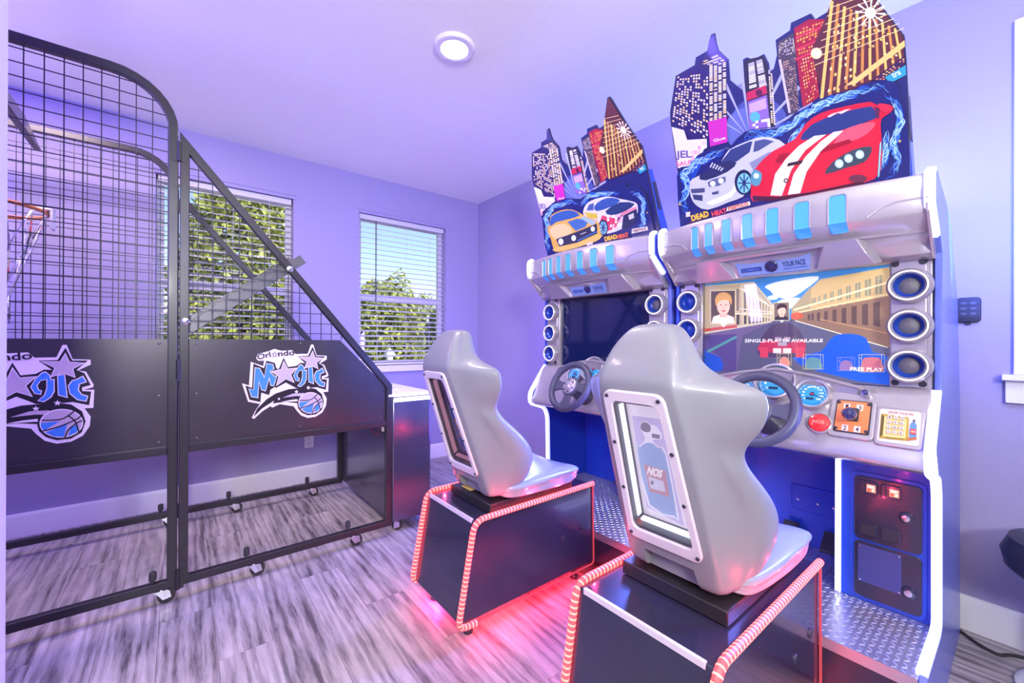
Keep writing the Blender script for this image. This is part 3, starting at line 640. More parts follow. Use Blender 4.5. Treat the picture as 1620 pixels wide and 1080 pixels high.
    for nm, z0, z1, lz, ly in (('coin_door', .474, .708, .593, -.378), ('cash_door', .262, .466, .335, -.385)):
        dr = MB().prism(cd_(-.418, z0, -.234, z1, .016, -.605), (-.007, 0, 0)).build(nm, M['pedestal'], R, bevel=.002)
        MB().lathe([(.0, 0), (.021, .0), (.019, .008), (.014, .010), (.0, .010)], (-.612, ly, lz), (-1, 0, 0), 20, cap=False).build('lock', M['pedestal'], dr)
        MB().lathe([(.0, 0), (.012, .0), (.011, .004), (.0, .005)], (-.622, ly, lz), (-1, 0, 0), 16, cap=False).box(-.6275, ly-.001, lz-.004, -.6265, ly+.001, lz+.004).build('key_barrel', M['chrome'], dr)
        if nm == 'coin_door':
            for y in (-.275, -.338):
                s_ = MB().prism(cd_(y-.027, .645, y+.027, .695, .005, -.612), (-.006, 0, 0)).build('coin_slot', M['pedestal'], dr, bevel=.002)
                MB().box(-.621, y+.011, .654, -.618, y+.016, .686).build('slot', M['dark'], s_)
                A = Art(lambda a, b: (-.6182, y-a, .67-b), (-1, 0, 0)); A.poly([(-.004, -.014), (.022, -.014), (.022, .014), (-.004, .014)], hexc('e8a070')).poly([(-.001, -.011), (.019, -.011), (.019, -.001), (-.001, -.001)], hexc('f7e2c8'), keep=True).poly([(-.001, .002), (.008, .002), (.008, .011), (-.001, .011)], hexc('d85848'), keep=True).poly([(.011, .002), (.019, .002), (.019, .011), (.011, .011)], hexc('f7e2c8'))
                A.build('price_window', M['inkglow'], s_)
                s2 = MB().prism(cd_(y-.026, .492, y+.026, .54, .004, -.612), (-.007, 0, 0)).build('coin_return', M['pedestal'], dr, bevel=.002)
                MB().prism(cd_(y-.019, .499, y+.019, .533, .003, -.6192), (-.0025, 0, 0)).build('flap', M['dark'], s2)
        else:
            pl_ = MB().box(-.6145, -.366, .318, -.612, -.246, .456).build('cover_plate', M['plate'], dr)
            q_ = MB()
            for a, b in ((-.36, .45), (-.252, .45), (-.36, .324), (-.252, .324)): q_.lathe([(.004, 0), (.003, .002), (.0005, .0025)], (-.6145, a, b), (-1, 0, 0), 8)
            q_.build('screw', M['chrome'], pl_, kind='stuff')
    l = MB().box(-.612, -.1925, .245, -.60, -.1755, .762).build('led_strip', M['led_white'], R, smooth=0)
    dots = MB()
    for i in range(30): dots.box(-.615, -.190, .25+i*.0171, -.612, -.178, .261+i*.0171)
    dots.build('led_dots', M['led_dot'], l, smooth=0, kind='stuff')
    br = MB().box(-.266, -.165, .40, -.26, .08, .52).build('pedal_bracket', M['blue'], R, bevel=.003)
    q_ = MB()
    for a in (-.14, -.09, -.03, .05): q_.lathe([(.007, 0), (.006, .004), (.001, .005)], (-.266, a, .47-.02*(a > -.1)), (-1, 0, 0), 8)
    q_.build('bolt', M['chrome'], br, kind='stuff')
    for y in (-.09, .07): MB().prism([(-.36, y-.03, .27), (-.36, y+.03, .27), (-.28, y+.03, .335), (-.28, y-.03, .335)], (-.01, 0, .012)).build('pedal', M['greybar'], R, bevel=.003)
    # speaker columns
    for s in (1, -1):
        y0, y1 = sorted((s*.335, s*(Wi-.002)))
        cp = MB().prism([(-.645, y0, 1.048), (-.645, y1, 1.048), (-.625, y1, 1.05), (-.625, y1, 1.505), (-.645, y1, 1.505), (-.645, y0, 1.505), (-.60, y0, 1.505), (-.60, y0, 1.05)][:0] or [(-.652, y0+.012, 1.05), (-.652, y1-.004, 1.05), (-.652, y1-.004, 1.505), (-.652, y0+.012, 1.505)], (.05, 0, 0)).box(-.64, y0, 1.045, -.60, y1, 1.506).build('speaker_column', M['silver'], R, bevel=.006)
        yy = (y0+y1)/2
        for z in (1.398, 1.262, 1.126):
            sp_ = MB().lathe([(.060, 0), (.061, .012), (.057, .030), (.052, .036)], (-.652, yy, z), (-1, 0, 0), 36, cap=False).lathe([(.044, .036), (.040, .030)], (-.652, yy, z), (-1, 0, 0), 36, cap=False).build('speaker', M['silver'], cp)
            MB().lathe([(.0505, .0355), (.048, .0375), (.0455, .0355)], (-.652, yy, z), (-1, 0, 0), 36, cap=False).build('led_ring', M['ring'], sp_)
            MB().lathe([(.044, .0352), (.040, .022), (.030, .004), (.026, .002)], (-.652, yy, z), (-1, 0, 0), 32, cap=False).build('bowl', M['navy'], sp_)
            MB().lathe([(.028, .003), (.024, .006), (.001, .009)], (-.652, yy, z), (-1, 0, 0), 24, cap=False).build('grille', M['mesh'] if s < 0 else M['navy'], sp_)
        for z, yq in ((1.478, y0+.024), (1.478, y1-.018), (1.066, y0+.024), (1.066, y1-.018)):
            MB().lathe([(.0, .0), (.011, 0), (.010, .003), (.006, .003), (.005, .001), (.0, .001)], (-.652, yq, z), (-1, 0, 0), 14, cap=False).build('recessed_screw', M['dark'], cp)
    # screen
    mon = MB().box(-.615, -.345, 1.03, -.585, .345, 1.52).build('monitor', M['dark'], R, bevel=.003)
    if near:
        mp = lambda a, b: on_plane(1100+a/5.0625, 420+b/5.0625, (1, 0, 0), (-.6155, 0, 0), O)
        A = Art(mp, (-1, 0, 0), .00012); h = hexc
        T0 = [(60, 168), (1535, 25), (1548, 915), (45, 800)]
        A.poly([(25, 130), (1560, -30), (1575, 960), (20, 850)], h('3f86cc'))
        A.poly([(560, 165), (700, 120), (990, 85), (880, 190), (760, 260), (650, 250), (600, 200)], h('e8eef2'), 3).poly([(580, 250), (640, 235), (660, 265), (600, 275)], h('d6e4ee'), 3).poly([(620, 330), (700, 270), (840, 260), (800, 330), (700, 350)], h('dfe6e6'), 3)
        A.poly([(50, 165), (470, 130), (640, 330), (630, 470), (60, 560)], h('cdbf96')).poly([(50, 165), (360, 150), (380, 480), (60, 540)], h('bda985'))
        for i in range(9):
            f = (i/9)**.7; x = 330+f*280; A.poly([(x, 185+f*140), (x+16*(1-f)+4, 190+f*140), (x+16*(1-f)+4, 360+f*50), (x, 360+f*50)], h('7d7461'), keep=True); A.poly([(x, 395+f*30), (x+20*(1-f)+4, 390+f*30), (x+20*(1-f)+4, 470-f*20), (x, 475-f*20)], h('4b463e'), keep=True)
        A.lay += 1; A.line([(360, 180), (620, 335)], 12, h('efe6c8'), True).line([(320, 385), (620, 385)], 8, h('efe6c8'), True).line([(350, 345), (620, 372)], 6, h('efe6c8')).poly([(470, 135), (500, 190), (540, 230), (600, 300), (612, 335), (560, 290), (480, 200)], h('b6ab90'))
        A.poly([(770, 340), (1000, 110), (1560, 10), (1570, 560), (770, 430)], h('c9ab72')).poly([(770, 340), (900, 200), (930, 160), (920, 420), (770, 430)], h('a8976f'))
        for i in range(10):
            f = (i/10)**1.5; x = 930+f*600; wd = 16+f*46; y = 260-f*215; hh = 60+f*110
            A.poly([(x, y+10), (x+wd, y-2), (x+wd, y+hh-6), (x, y+hh)], h('8f8a6c'), keep=True); A.poly([(x+wd*.44, y+6), (x+wd*.54, y+4), (x+wd*.54, y+hh-4), (x+wd*.44, y+hh-2)], h('e9dcae'), keep=True)
            y2 = y+hh+20+f*20; A.poly([(x, y2+4), (x+wd, y2), (x+wd, y2+hh*.5), (x, y2+hh*.5+3)], h('857c60'), keep=True)
        A.lay += 1; A.line([(790, 355), (1560, 130)], 14, h('f0dda6'), True).line([(800, 380), (1560, 225)], 10, h('e7cf96'))
        A.poly([(770, 395), (1560, 240), (1570, 680), (1100, 545), (770, 435)], h('8a6a50'))
        for i in range(9):
            f = (i/9)**1.4; x = 900+f*620; A.poly([(x, 392-f*110), (x+20+f*40, 386-f*116), (x+20+f*40, 440+f*60), (x, 432+f*55)], h('5b4338'), keep=True)
        A.lay += 1
        A.poly([(640, 430), (780, 430), (1570, 660), (1580, 965), (15, 855), (40, 560), (610, 455)], h('57566e')).poly([(60, 545), (600, 450), (635, 445), (380, 560), (330, 850), (15, 840)], h('6e5f80')).poly([(70, 520), (600, 445), (612, 455), (75, 548)], h('cfc6a8')).poly([(75, 505), (330, 475), (340, 495), (80, 530)], h('c65446'))
        A.line([(800, 440), (1540, 655)], 7, h('e6dfc0'), True).line([(1000, 430), (1560, 545)], 8, h('b48b5c'), True).line([(90, 690), (330, 560)], 22, h('5fa08c'))
        A.poly([(60, 560), (330, 548), (330, 850), (25, 840)], h('53457a')).line([(100, 690), (330, 570)], 20, h('4f9a8c'))
        A.poly([(40, 600), (90, 690), (200, 735), (215, 840), (20, 830)], h('1450b8'), 2)
        A.poly([(780, 740), (1000, 690), (1060, 620), (1120, 560), (1250, 545), (1370, 580), (1420, 690), (1570, 740), (1580, 960), (1000, 850)], h('0f55c4'), 2)
        A.poly([(560, 540), (600, 490), (650, 462), (760, 462), (820, 500), (850, 545), (870, 600), (880, 700), (860, 730), (530, 730), (512, 650), (530, 580)], h('4a3a52'), 2).poly([(512, 640), (545, 600), (640, 600), (740, 625), (870, 590), (880, 690), (790, 700), (520, 690)], h('b82c48'), 2)
        A.poly([(515, 655), (585, 655), (585, 735), (525, 735)], h('d23c50'), keep=True).poly([(800, 655), (880, 655), (875, 735), (810, 735)], h('d23c50'), keep=True).poly([(640, 572), (690, 572), (690, 605), (640, 605)], h('a08c98'), keep=True).poly([(712, 572), (765, 572), (765, 605), (712, 605)], h('a08c98'), keep=True).poly([(625, 662), (690, 662), (690, 700), (625, 700)], h('e8dcd2'), keep=True).poly([(705, 662), (770, 662), (770, 700), (705, 700)], h('e8dcd2'), keep=True).poly([(665, 616), (735, 616), (735, 642), (665, 642)], h('a89ca4'), keep=True)
        A.lay += 1
        for (x0, y0, x1, y1, hair, bgc) in ((128, 205, 320, 460, 'd9a650', '5c4a38'), (635, 300, 752, 437, '3a1d16', '7a6a54')):
            w_, h_ = x1-x0, y1-y0; fx = lambda u: x0+u*w_; fy = lambda v: y0+v*h_
            A.poly([(x0-4, y0-4), (x1+4, y0-10), (x1+4, y1+4), (x0-4, y1+4)], h('e8dfb4')).poly([(x0, y0), (x1, y0-5), (x1, y1), (x0, y1)], h(bgc))
            A.poly([(fx(.02), y1), (fx(.1), fy(.80)), (fx(.35), fy(.74)), (fx(.7), fy(.74)), (fx(.95), fy(.82)), (fx(.99), y1)], h('f0e6da' if hair[0] == 'd' else '241a1e')).poly([(fx(.38), fy(.62)), (fx(.66), fy(.62)), (fx(.68), fy(.82)), (fx(.36), fy(.82))], h('e9b896'))
            A.circle(fx(.52), fy(.46), w_*.27, h('f2c8a8'), h_*.29).poly([(fx(.22), fy(.46)), (fx(.18), fy(.25)), (fx(.32), fy(.08)), (fx(.6), fy(.04)), (fx(.84), fy(.16)), (fx(.86), fy(.44)), (fx(.76), fy(.3)), (fx(.5), fy(.28)), (fx(.3), fy(.36))], h(hair), 3)
            for u in (.41, .63): A.circle(fx(u), fy(.43), w_*.03, h('3a2a28'), h_*.02, 8)
            A.line([(fx(.52), fy(.46)), (fx(.54), fy(.54))], w_*.025, h('d69c80')).poly([(fx(.42), fy(.61)), (fx(.64), fy(.60)), (fx(.54), fy(.66))], h('c05a56'))
            A.poly([(fx(.38), y1), (fx(.7), y1), (fx(.52), y1+35*w_/190)], h('efe8cc'))
        for i, (x0, y0, x1, y1, c) in enumerate(((660, 705, 772, 800, 'd88a70'), (868, 712, 1028, 828, '5f8f94'), (1142, 735, 1278, 840, '8f6f9c'), (1315, 712, 1518, 850, 'c06a70'))):
            A.poly([(x0+18, y1-4), (x0+24, (y0+y1)/2), (x0+45, y0+25), (x1-45, y0+25), (x1-20, (y0+y1)/2), (x1-12, y1-4)], h(c), 2)
            for a, b in (((x0, y0), (x1, y0)), ((x0, y1), (x1, y1)), ((x0, y0), (x0, y1)), ((x1, y0), (x1, y1)), ((x0+22, y0), (x0+22, y1)), ((x1-22, y0), (x1-22, y1)), ((x0, y0+30), (x0+22, y0+30))): A.line([a, b], 3.5, h('c8bf86' if i < 2 or i == 3 else '8a8fc0'), True)
            A.lay += 1
        A.poly([(770, 395), (830, 372), (870, 415), (790, 432)], h('d8552e'), 2).text('SINGLE-PLAYER AVAILABLE', (402, 614), (1026, 612), 26, h('f4f0ea'), .02).text('FREE PLAY', (1243, 840), (1505, 846), 28, h('f6f0cf'), .025)
        A.build('picture', M['screen'], mon)
        MB().box(-.638, -.334, 1.05, -.6365, .334, 1.505).build('screen_glass', M['glass'], mon)
    else: MB().box(-.618, -.34, 1.035, -.615, .34, 1.515).build('dark_screen', M['offscreen'], mon)
    # header cowl: a bowed front with blue light windows, sloped underside and a camera visor
    def xf(y): return -.795-.067*(1-(y/.455)**2)
    rings = []
    N_ = 28
    for i in range(N_+1):
        y = -.447+.894*i/N_; f = xf(y); e = min(1, (.447-abs(y))/.05)
        rings.append([(-.60, y, 1.725), (f+.016, y, 1.733), (f+.003, y, 1.728), (f, y, 1.716), (f, y, 1.612), (f+.004, y, 1.604), (f+.062, y, 1.566), (f+.064, y, 1.560), (f+.078, y, 1.556), (f+.10, y, 1.53), (-.70, y, 1.497), (-.66, y, 1.482), (-.60, y, 1.482)])
    hd = MB().loft(rings).build('header_cowl', M['silver'], R, bevel=.003)
    vis = MB()
    vf = [(-.30, -.715, 1.558), (.30, -.715, 1.558), (.33, -.70, 1.482), (-.33, -.70, 1.482)]
    ov = [(-.28, -.812, 1.555), (.28, -.812, 1.555), (.315, -.738, 1.473), (-.315, -.738, 1.473)]
    iv = [(-.185, -.804, 1.546), (.185, -.804, 1.546), (.15, -.7425, 1.478), (-.15, -.7425, 1.478)]
    bk = [(-.16, -.760, 1.543), (.16, -.760, 1.543), (.14, -.726, 1.479), (-.14, -.726, 1.479)]
    qv = lambda L: [(x, y, z) for y, x, z in L]
    vis.add(qv(vf)+qv(ov)+qv(iv)+qv(bk), [(0, 1, 5, 4), (1, 2, 6, 5), (2, 3, 7, 6), (3, 0, 4, 7), (4, 5, 9, 8), (5, 6, 10, 9), (6, 7, 11, 10), (7, 4, 8, 11), (8, 9, 13, 12), (9, 10, 14, 13), (10, 11, 15, 14), (11, 8, 12, 15), (12, 13, 14, 15), (3, 2, 1, 0)])
    vis.build('camera_visor', M['silver'], hd, bevel=.003)
    cpl = MB().add(qv([(-.135, -.763, 1.538), (.135, -.763, 1.538), (.125, -.7335, 1.482), (-.125, -.7335, 1.482), (-.135, -.755, 1.541), (.135, -.755, 1.541), (.125, -.725, 1.480), (-.125, -.725, 1.480)]), [(0, 1, 2, 3), (0, 4, 5, 1), (1, 5, 6, 2), (2, 6, 7, 3), (3, 7, 4, 0)]).build('camera_plate', M['camplate'], hd)
    na = Vector((-.885, 0, -.466)).normalized()
    MB().lathe([(.022, .0), (.023, .005), (.019, .008), (.017, .004), (.012, .004), (.011, .009), (.005, .011), (.0, .011)], (-.7485, 0, 1.510), na, 28, cap=False).build('camera_lens', M['sensor'], hd)
    mp = lambda a, b: (-.7488+.0130*b, -a*.125, 1.510-b*.0247)
    A = Art(mp, na, .0003); A.text('YOUR FACE', (.30, .35), (.92, .35), .75, hexc('142a6e'), .02).line([(.32, .65), (.95, .65)], .12, hexc('3858b0')).build('camera_lettering', M['ink'], hd); A = Art(mp, na, .0003); A.poly([(-.93, -.1), (-.3, -.1), (-.3, .55), (-.93, .55)], hexc('203a86')).text('CAMERA', (-.88, .42), (-.36, .42), .4, hexc('5d86e0'), .01)
    A.build('camera_badge', M['ink'], hd)
    for i, y in enumerate([.270, .205, .128, .046, -.042, -.135, -.235]):
        hw = .0175+.0012*i; f = xf(y)
        dxdy = .067*2*y/.455**2
        P = [(y-hw+.006, 1.708), (y+hw-.006, 1.708), (y+hw, 1.702), (y+hw, 1.62), (y+hw*.92, 1.608)]
        pts = [(f+dxdy*(a-y), a, z) for a, z in ((y-hw, 1.700), (y-hw+.007, 1.708), (y+hw-.007, 1.708), (y+hw, 1.700), (y+hw, 1.610), (y-hw, 1.610))]
        low = [(f+.030+dxdy*(a-y), a, z) for a, z in ((y+hw, 1.5875), (y+hw-.008, 1.583), (y-hw+.008, 1.583), (y-hw, 1.5875))]
        lw = MB().prism(pts, (-.0025, 0, 0)).add([pts[4], low[0], low[3], pts[5]], [(0, 1, 2, 3)]).add([Vector(p)+Vector((-.0022, 0, -.0022)) for p in (pts[5], pts[4], (low[0]), (low[1]), (low[2]), (low[3]))], [(0, 1, 2, 3, 4, 5)])
        win = lw.build('light_window', M['winlight'], hd, smooth=0)
        rim = [Vector(p)+Vector((-.003, 0, 0)) for p in pts[:4]]
        MB().tube([Vector(pts[5])+Vector((-.003, 0, 0))]+rim+[Vector(pts[4])+Vector((-.003, 0, 0))], .0028, 6).build('window_rim', M['silver'], win)
    for y, s in ((-.452, -1), (.452, 1)):
        MB().prism([(-.62, y-.006*s, 1.735), (-.80, y-.006*s, 1.735), (-.812, y-.006*s, 1.72), (-.812, y-.006*s, 1.61), (-.68, y-.006*s, 1.48), (-.60, y-.006*s, 1.48)], (0, .008*s, 0)).build('end_cap', M['silver'], hd, bevel=.002)
    for s in (1, -1):      # raised swoosh at each end of the cowl
        MB().tube([(xf(s*.447)-.001, s*.447, 1.655), (xf(s*.38)-.001, s*.38, 1.653), (xf(s*.34)-.001, s*.34, 1.640), (xf(s*.31)-.001, s*.31, 1.615)], .0035, 6).build('raised_line', M['silver'], hd)
    # dashboard
    dp = [(-.60, 1.045), (-.655, 1.050), (-.668, 1.045), (-.692, 1.022), (-.780, .845), (-.793, .825), (-.793, .806), (-.780, .796), (-.66, .765), (-.60, .765)]
    dash = MB().loft([[(x, y, z) for x, z in dp] for y in (-.447, -.3, 0, .3, .447)]).build('dashboard', M['silver'], R, bevel=.006)
    pn_ = Vector((-1, 0, .5)).normalized(); pt_ = Vector((.4472, 0, .8944))
    PB = Vector((-.736, 0, .934))        # middle of the sloped panel
    pp = lambda y, v, d=0: PB+Vector((0, y, 0))+pt_*v+pn_*d
    pv = lambda z: (z-.934)/.8944
    cpm = lambda a, b: on_plane(1160+a/5.0625, 560+b/5.0625, pn_, PB+O, O)
    def gauge(y, z, r, hood, parent, big):
        g = MB().lathe([(r*1.2, -.012), (r*1.22, .012+hood*.4), (r*1.14, .024+hood), (r*1.03, .022+hood), (r*1.0, .012)], pp(y, pv(z)), pn_, 40, cap=False).build('gauge', M['silver'], parent)
        c0 = pp(y, pv(z), .010); mp = lambda a, b: c0+Vector((0, -a*r, 0))-pt_*b*r
        A = Art(mp, pn_, .0003); hx = hexc; A.circle(0, 0, 1.0, hx('0e4f86'), n=36).circle(0, 0, .95, hx('8fd0ea'), n=36).circle(0, 0, .92, hx('1a78b4'), n=36).circle(0, 0, .74, hx('2a8ac2'), n=36)
        for i in range(61):
            a = math.radians(140+260*i/60); l0 = .78 if i % 5 == 0 else .83
            A.line([(l0*math.cos(a), l0*math.sin(a)), (.89*math.cos(a), .89*math.sin(a))], .03 if i % 5 == 0 else .015, hx('cfeaf6'), True)
        A.lay += 1
        for i in range(9 if big else 11):
            a = math.radians(140+260*i/(8 if big else 10)); q_ = str(i) if big else str(i*20)
            A.text(q_, (.60*math.cos(a)-.05*len(q_), .60*math.sin(a)+.06), (.60*math.cos(a)+.05*len(q_), .60*math.sin(a)+.06), .13, hx('e6f4fa'), .01)
        A.poly([(-.35, .3), (.15, .3), (.15, .45), (-.35, .45)], hx('0a2a4c')); a = math.radians(-65 if big else 20)
        A.line([(-.12*math.cos(a), -.12*math.sin(a)), (.72*math.cos(a), .72*math.sin(a))], .035, hx('16203a')).circle(0, 0, .15, hx('20284a')).line([(-.1, -.04), (.1, .04)], .06, hx('d03a50'))
        A.build('gauge_face', M['gauge'], g)
    gauge(.0, 1.035, .066, .012, dash, True); gauge(-.128, 1.002, .050, .0, dash, False); gauge(.128, 1.002, .050, .0, dash, False)
    hb_ = []
    for y, z in ((-.36, 1.0), (-.26, 1.046), (-.13, 1.078), (0, 1.097), (.13, 1.078), (.26, 1.046), (.36, 1.0)): hx_ = .03 if abs(y) > .3 else 0; hb_.append([(-.70+hx_, y, z-.01), (-.71+hx_, y, z-.002), (-.70+hx_, y, z+.006), (-.62, y, max(1.04, z-.02)), (-.62, y, 1.0), (-.69, y, 1.0)])
    MB().loft(hb_).build('instrument_hood', M['silver'], dash, bevel=.003)
    q2 = lambda y0, z0, y1, z1, r, d: [tuple(pp(a, b, d)) for a, b in rrect(y0, pv(z0), y1, pv(z1), r)]
    MB().prism(q2(-.437, .862, -.318, .982, .012, 0), pn_*.008).build('keypad_bezel', M['silver'], dash, bevel=.004)
    MB().prism(q2(-.318, .868, -.188, .998, .016, 0), pn_*.009).build('shifter_bezel', M['silver'], dash, bevel=.004)
    # gear shifter
    sh = MB().prism(q2(-.306, .884, -.206, .992, .006, .008), pn_*.004).build('shifter_plate', M['dark'], R)
    sp2 = MB().prism(q2(-.302, .888, -.210, .988, .005, .011), pn_*.003).build('orange_face', M['orange'], sh)
    MB().prism(q2(-.274, .922, -.240, .966, .006, .0135), pn_*.003).build('shift_gate', M['dark'], sh)
    MB().lathe([(.006, 0), (.006, .025), (.015, .03), (.021, .042), (.021, .056), (.012, .068), (.0, .07)], pp(-.257, pv(.932), .012), pn_, 24, cap=False).build('shift_knob', M['sensor'], sh)
    for a in (-.298, -.214):
        for b in (.894, .982): MB().lathe([(.006, 0), (.005, .003), (.0005, .0035)], pp(a, pv(b), .014), pn_, 10).build('screw', M['dark'], sh)
    c0 = pp(-.256, pv(.938), .0142); A = Art(lambda a, b: c0+Vector((0, -a, 0))-pt_*b, pn_, .0002)
    for t_, x, y in (('1', -.018, -.035), ('3', .018, -.035), ('2', -.016, .045), ('4', .018, .045)):
        A.poly([(x-.009, y-.011), (x+.009, y-.011), (x+.009, y+.011), (x-.009, y+.011)], hexc('f3dcd6')); A.text(t_, (x-.0045, y+.008), (x+.0045, y+.008), .016, hexc('4a1830'), .02)
    A.build('gear_numbers', M['ink'], sh)
    # boost button, keypad, coin knob
    bt = MB().lathe([(.040, 0), (.040, .008), (.034, .012)], pp(-.163, pv(.905)), pn_, 32, cap=False).build('boost_button', M['silver'], R)
    MB().lathe([(.033, .008), (.031, .016), (.02, .019), (.0, .020)], pp(-.163, pv(.905)), pn_, 32, cap=False).build('red_cap', M['red'], bt)
    c1 = pp(-.163, pv(.905), .0205); A = Art(lambda a, b: c1+Vector((0, -a, 0))-pt_*b, pn_); A.text('NOS', (-.018, .006), (.018, .006), .013, hexc('ff8a80'), .03); A.build('button_lettering', M['inkglow'], bt)
    kp = MB().prism(q2(-.428, .872, -.327, .974, .008, .008), pn_*.003).build('keypad', M['frame'], R)
    c2 = pp(-.378, pv(.923), .0112); A = Art(lambda a, b: c2+Vector((0, -a, 0))-pt_*b, pn_, .0002); hx = hexc
    A.text('ENTER YOUR PIN', (-.030, -.044), (.03, -.043), .008, hx('a04a28'), .02, .1).poly([(-.047, -.040), (.022, -.036), (.026, .044), (-.045, .048)], hx('b79638')).poly([(-.045, -.037), (-.038, -.03), (-.038, .036), (-.045, .044)], hx('5a4a1a'), keep=True).poly([(-.037, -.031), (.017, -.029), (.018, .036), (-.036, .038)], hx('f2de96')).poly([(-.033, -.028), (.014, -.026), (.015, .032), (-.032, .034)], hx('d8c078')).text('PRESS ENTER', (-.030, .0455), (.015, .044), .005, hx('6a5420'), .01)
    A.poly([(.027, -.012), (.034, -.02), (.042, -.012), (.043, .032), (.036, .038), (.027, .032)], hx('5a86b4'), 2).poly([(.032, -.03), (.038, -.03), (.037, -.02), (.033, -.02)], hx('40466c')).poly([(.028, .002), (.042, .002), (.042, .02), (.028, .02)], hx('c2403c')).poly([(.022, .034), (.045, .028), (.045, .036), (.024, .044)], hx('b0643c')).text('NOS', (.030, .014), (.041, .014), .007, hx('f0d8d0'), .02)
    A.build('keypad_print', M['ink'], kp)
    for i in range(3):
        for j in range(4):
            ky, kz = -.354-.0155*i, .9495-.0152*j
            k_ = MB().prism(q2(ky-.0052, kz-.0048, ky+.0052, kz+.0048, .0015, .0125), pn_*.004).build('key', M['key'], kp, smooth=0)
            c3 = pp(ky, pv(kz), .0168); A = Art(lambda a, b: c3+Vector((0, -a, 0))-pt_*b, pn_, .0001); A.text('123456789*0#'[j*3+i], (-.002, .0028), (.002, .0028), .0055, hexc('5a4a50'), .02); A.build('numeral', M['ink'], k_)
    kb = MB().lathe([(.018, 0), (.017, .012), (.013, .02)], (-.69, -.285, 1.022), (-1, 0, .35), 24).build('coin_knob', M['silver'], R)
    MB().lathe([(.011, .019), (.010, .026), (.0, .028)], (-.69, -.285, 1.022), (-1, 0, .35), 20, cap=False).build('knob_face', M['sensor'], kb)
    # steering wheel
    wn = Vector((-.90, 0, .43)).normalized(); wu = Vector((.43, 0, .90)).normalized(); wc = Vector((-.895, 0, .955))
    wp = lambda a, r, d=0: wc+Vector((0, math.cos(a)*r, 0))+wu*math.sin(a)*r+wn*d
    sw = MB().tube([wp(i*2*math.pi/48, .132) for i in range(48)], .0185, 12, closed=True).build('steering_wheel', M['wheel'], R)
    spk = MB()
    for a0 in (math.radians(0), math.radians(180), math.radians(270)):
        f = [(a0-.34, .125), (a0-.30, .09), (a0-.42, .05), (a0+.42, .05), (a0+.30, .09), (a0+.34, .125)]
        spk.prism([wp(a, r, -.012) for a, r in f], wn*.012)
    spk.lathe([(.056, -.016), (.058, -.004), (.052, .002)], wc, wn, 32).build('spokes', M['wheel'], sw, bevel=.003)
    MB().lathe([(.046, 0), (.046, .006), (.040, .010), (.026, .011), (.024, .015), (.015, .019), (.0, .020)], wc, wn, 32, cap=False).build('hub', M['silver'], sw)
    hb = MB()
    for i in range(6): hb.lathe([(.005, .009), (.005, .0125), (.002, .0128)], wp(i*math.pi/3+.3, .034), wn, 10)
    hb.build('hub_bolt', M['dark'], sw, kind='stuff')
    MB().lathe([(.055, -.15), (.048, -.10), (.035, -.02)], wc, wn, 24).build('steering_column', M['dark'], R)
    # pedestal under the seat
    pr = [(-1.735, .085), (-1.668, .478), (-.952, .478), (-.94, .085)]; hwid = .2
    by = -.012
    pd = MB().prism([(x, by-hwid, z) for x, z in pr], (0, 2*hwid, 0)).build('pedestal', M['pedestal'], R, bevel=.004)
    MB().box(-1.672, by-hwid+.02, .466, -1.662, by+hwid-.02, .482).build('edge_trim', M['frame'], pd)
    for s in (1, -1):
        y = by+s*(hwid+.006)
        rp = round_path([(-.952, y, .484), (-1.672, y, .484), (-1.748, y, .078), (-1.66, y, .072)], .05, 5)
        l = MB().tube(rp, .0115, 8).build('red_light_tube', M['led_red'], pd)
        dots = MB(); dist = 0; nxt = .01
        for a, b in zip(rp, rp[1:]):
            a, b = Vector(a), Vector(b); d = b-a; ln = d.length
            if ln < 1e-6: continue
            d /= ln
            while nxt <= dist+ln:
                if True:
                    c = a+d*(nxt-dist); dots.lathe([(.0105, -.003), (.0121, -.0025), (.0121, .0025), (.0105, .003)], c, d, 8)
                nxt += .0165
            dist += ln
        dots.build('led_dots', M['led_pink'], l, kind='stuff', smooth=0)
        MB().tube(round_path([(-1.66, y, .076), (-.946, y, .076), (-.954, y, .484)], .02), .0045, 6).build('edge_line', M['led_edge'], pd)
        MB().box(-1.66, y-s*.055-.005, .077, -.96, y-s*.055+.005, .0845).build('underglow_strip', M['led_glow'], pd)
    ft = MB()
    for x in (-1.66, -1.02):
        for s in (1, -1): ft.lathe([(.02, 0), (.022, .01), (.012, .02), (.012, .086)], (x, by+s*.14, 0), (0, 0, 1), 10)
    ft.lathe([(.016, 0), (.015, .004), (.004, .005)], (-1.03, by-hwid, .28), (0, -1, 0), 12).lathe([(.016, 0), (.015, .004), (.004, .005)], (-1.16, by-hwid, .26), (0, -1, 0), 12)
    ft.build('levelling_feet', M['dark'], pd, kind='stuff')
    # seat
    S0 = Vector((sdx, by+sdy, 0))
    sl = MB().box(-1.515, -.16, .482, -1.02, .16, .522).build('seat_rail', M['black'], R, loc=S0, bevel=.003)
    if not near: MB().box(-1.49, .03, .522, -1.44, .11, .5228).build('warning_label', M['yellow'], sl)
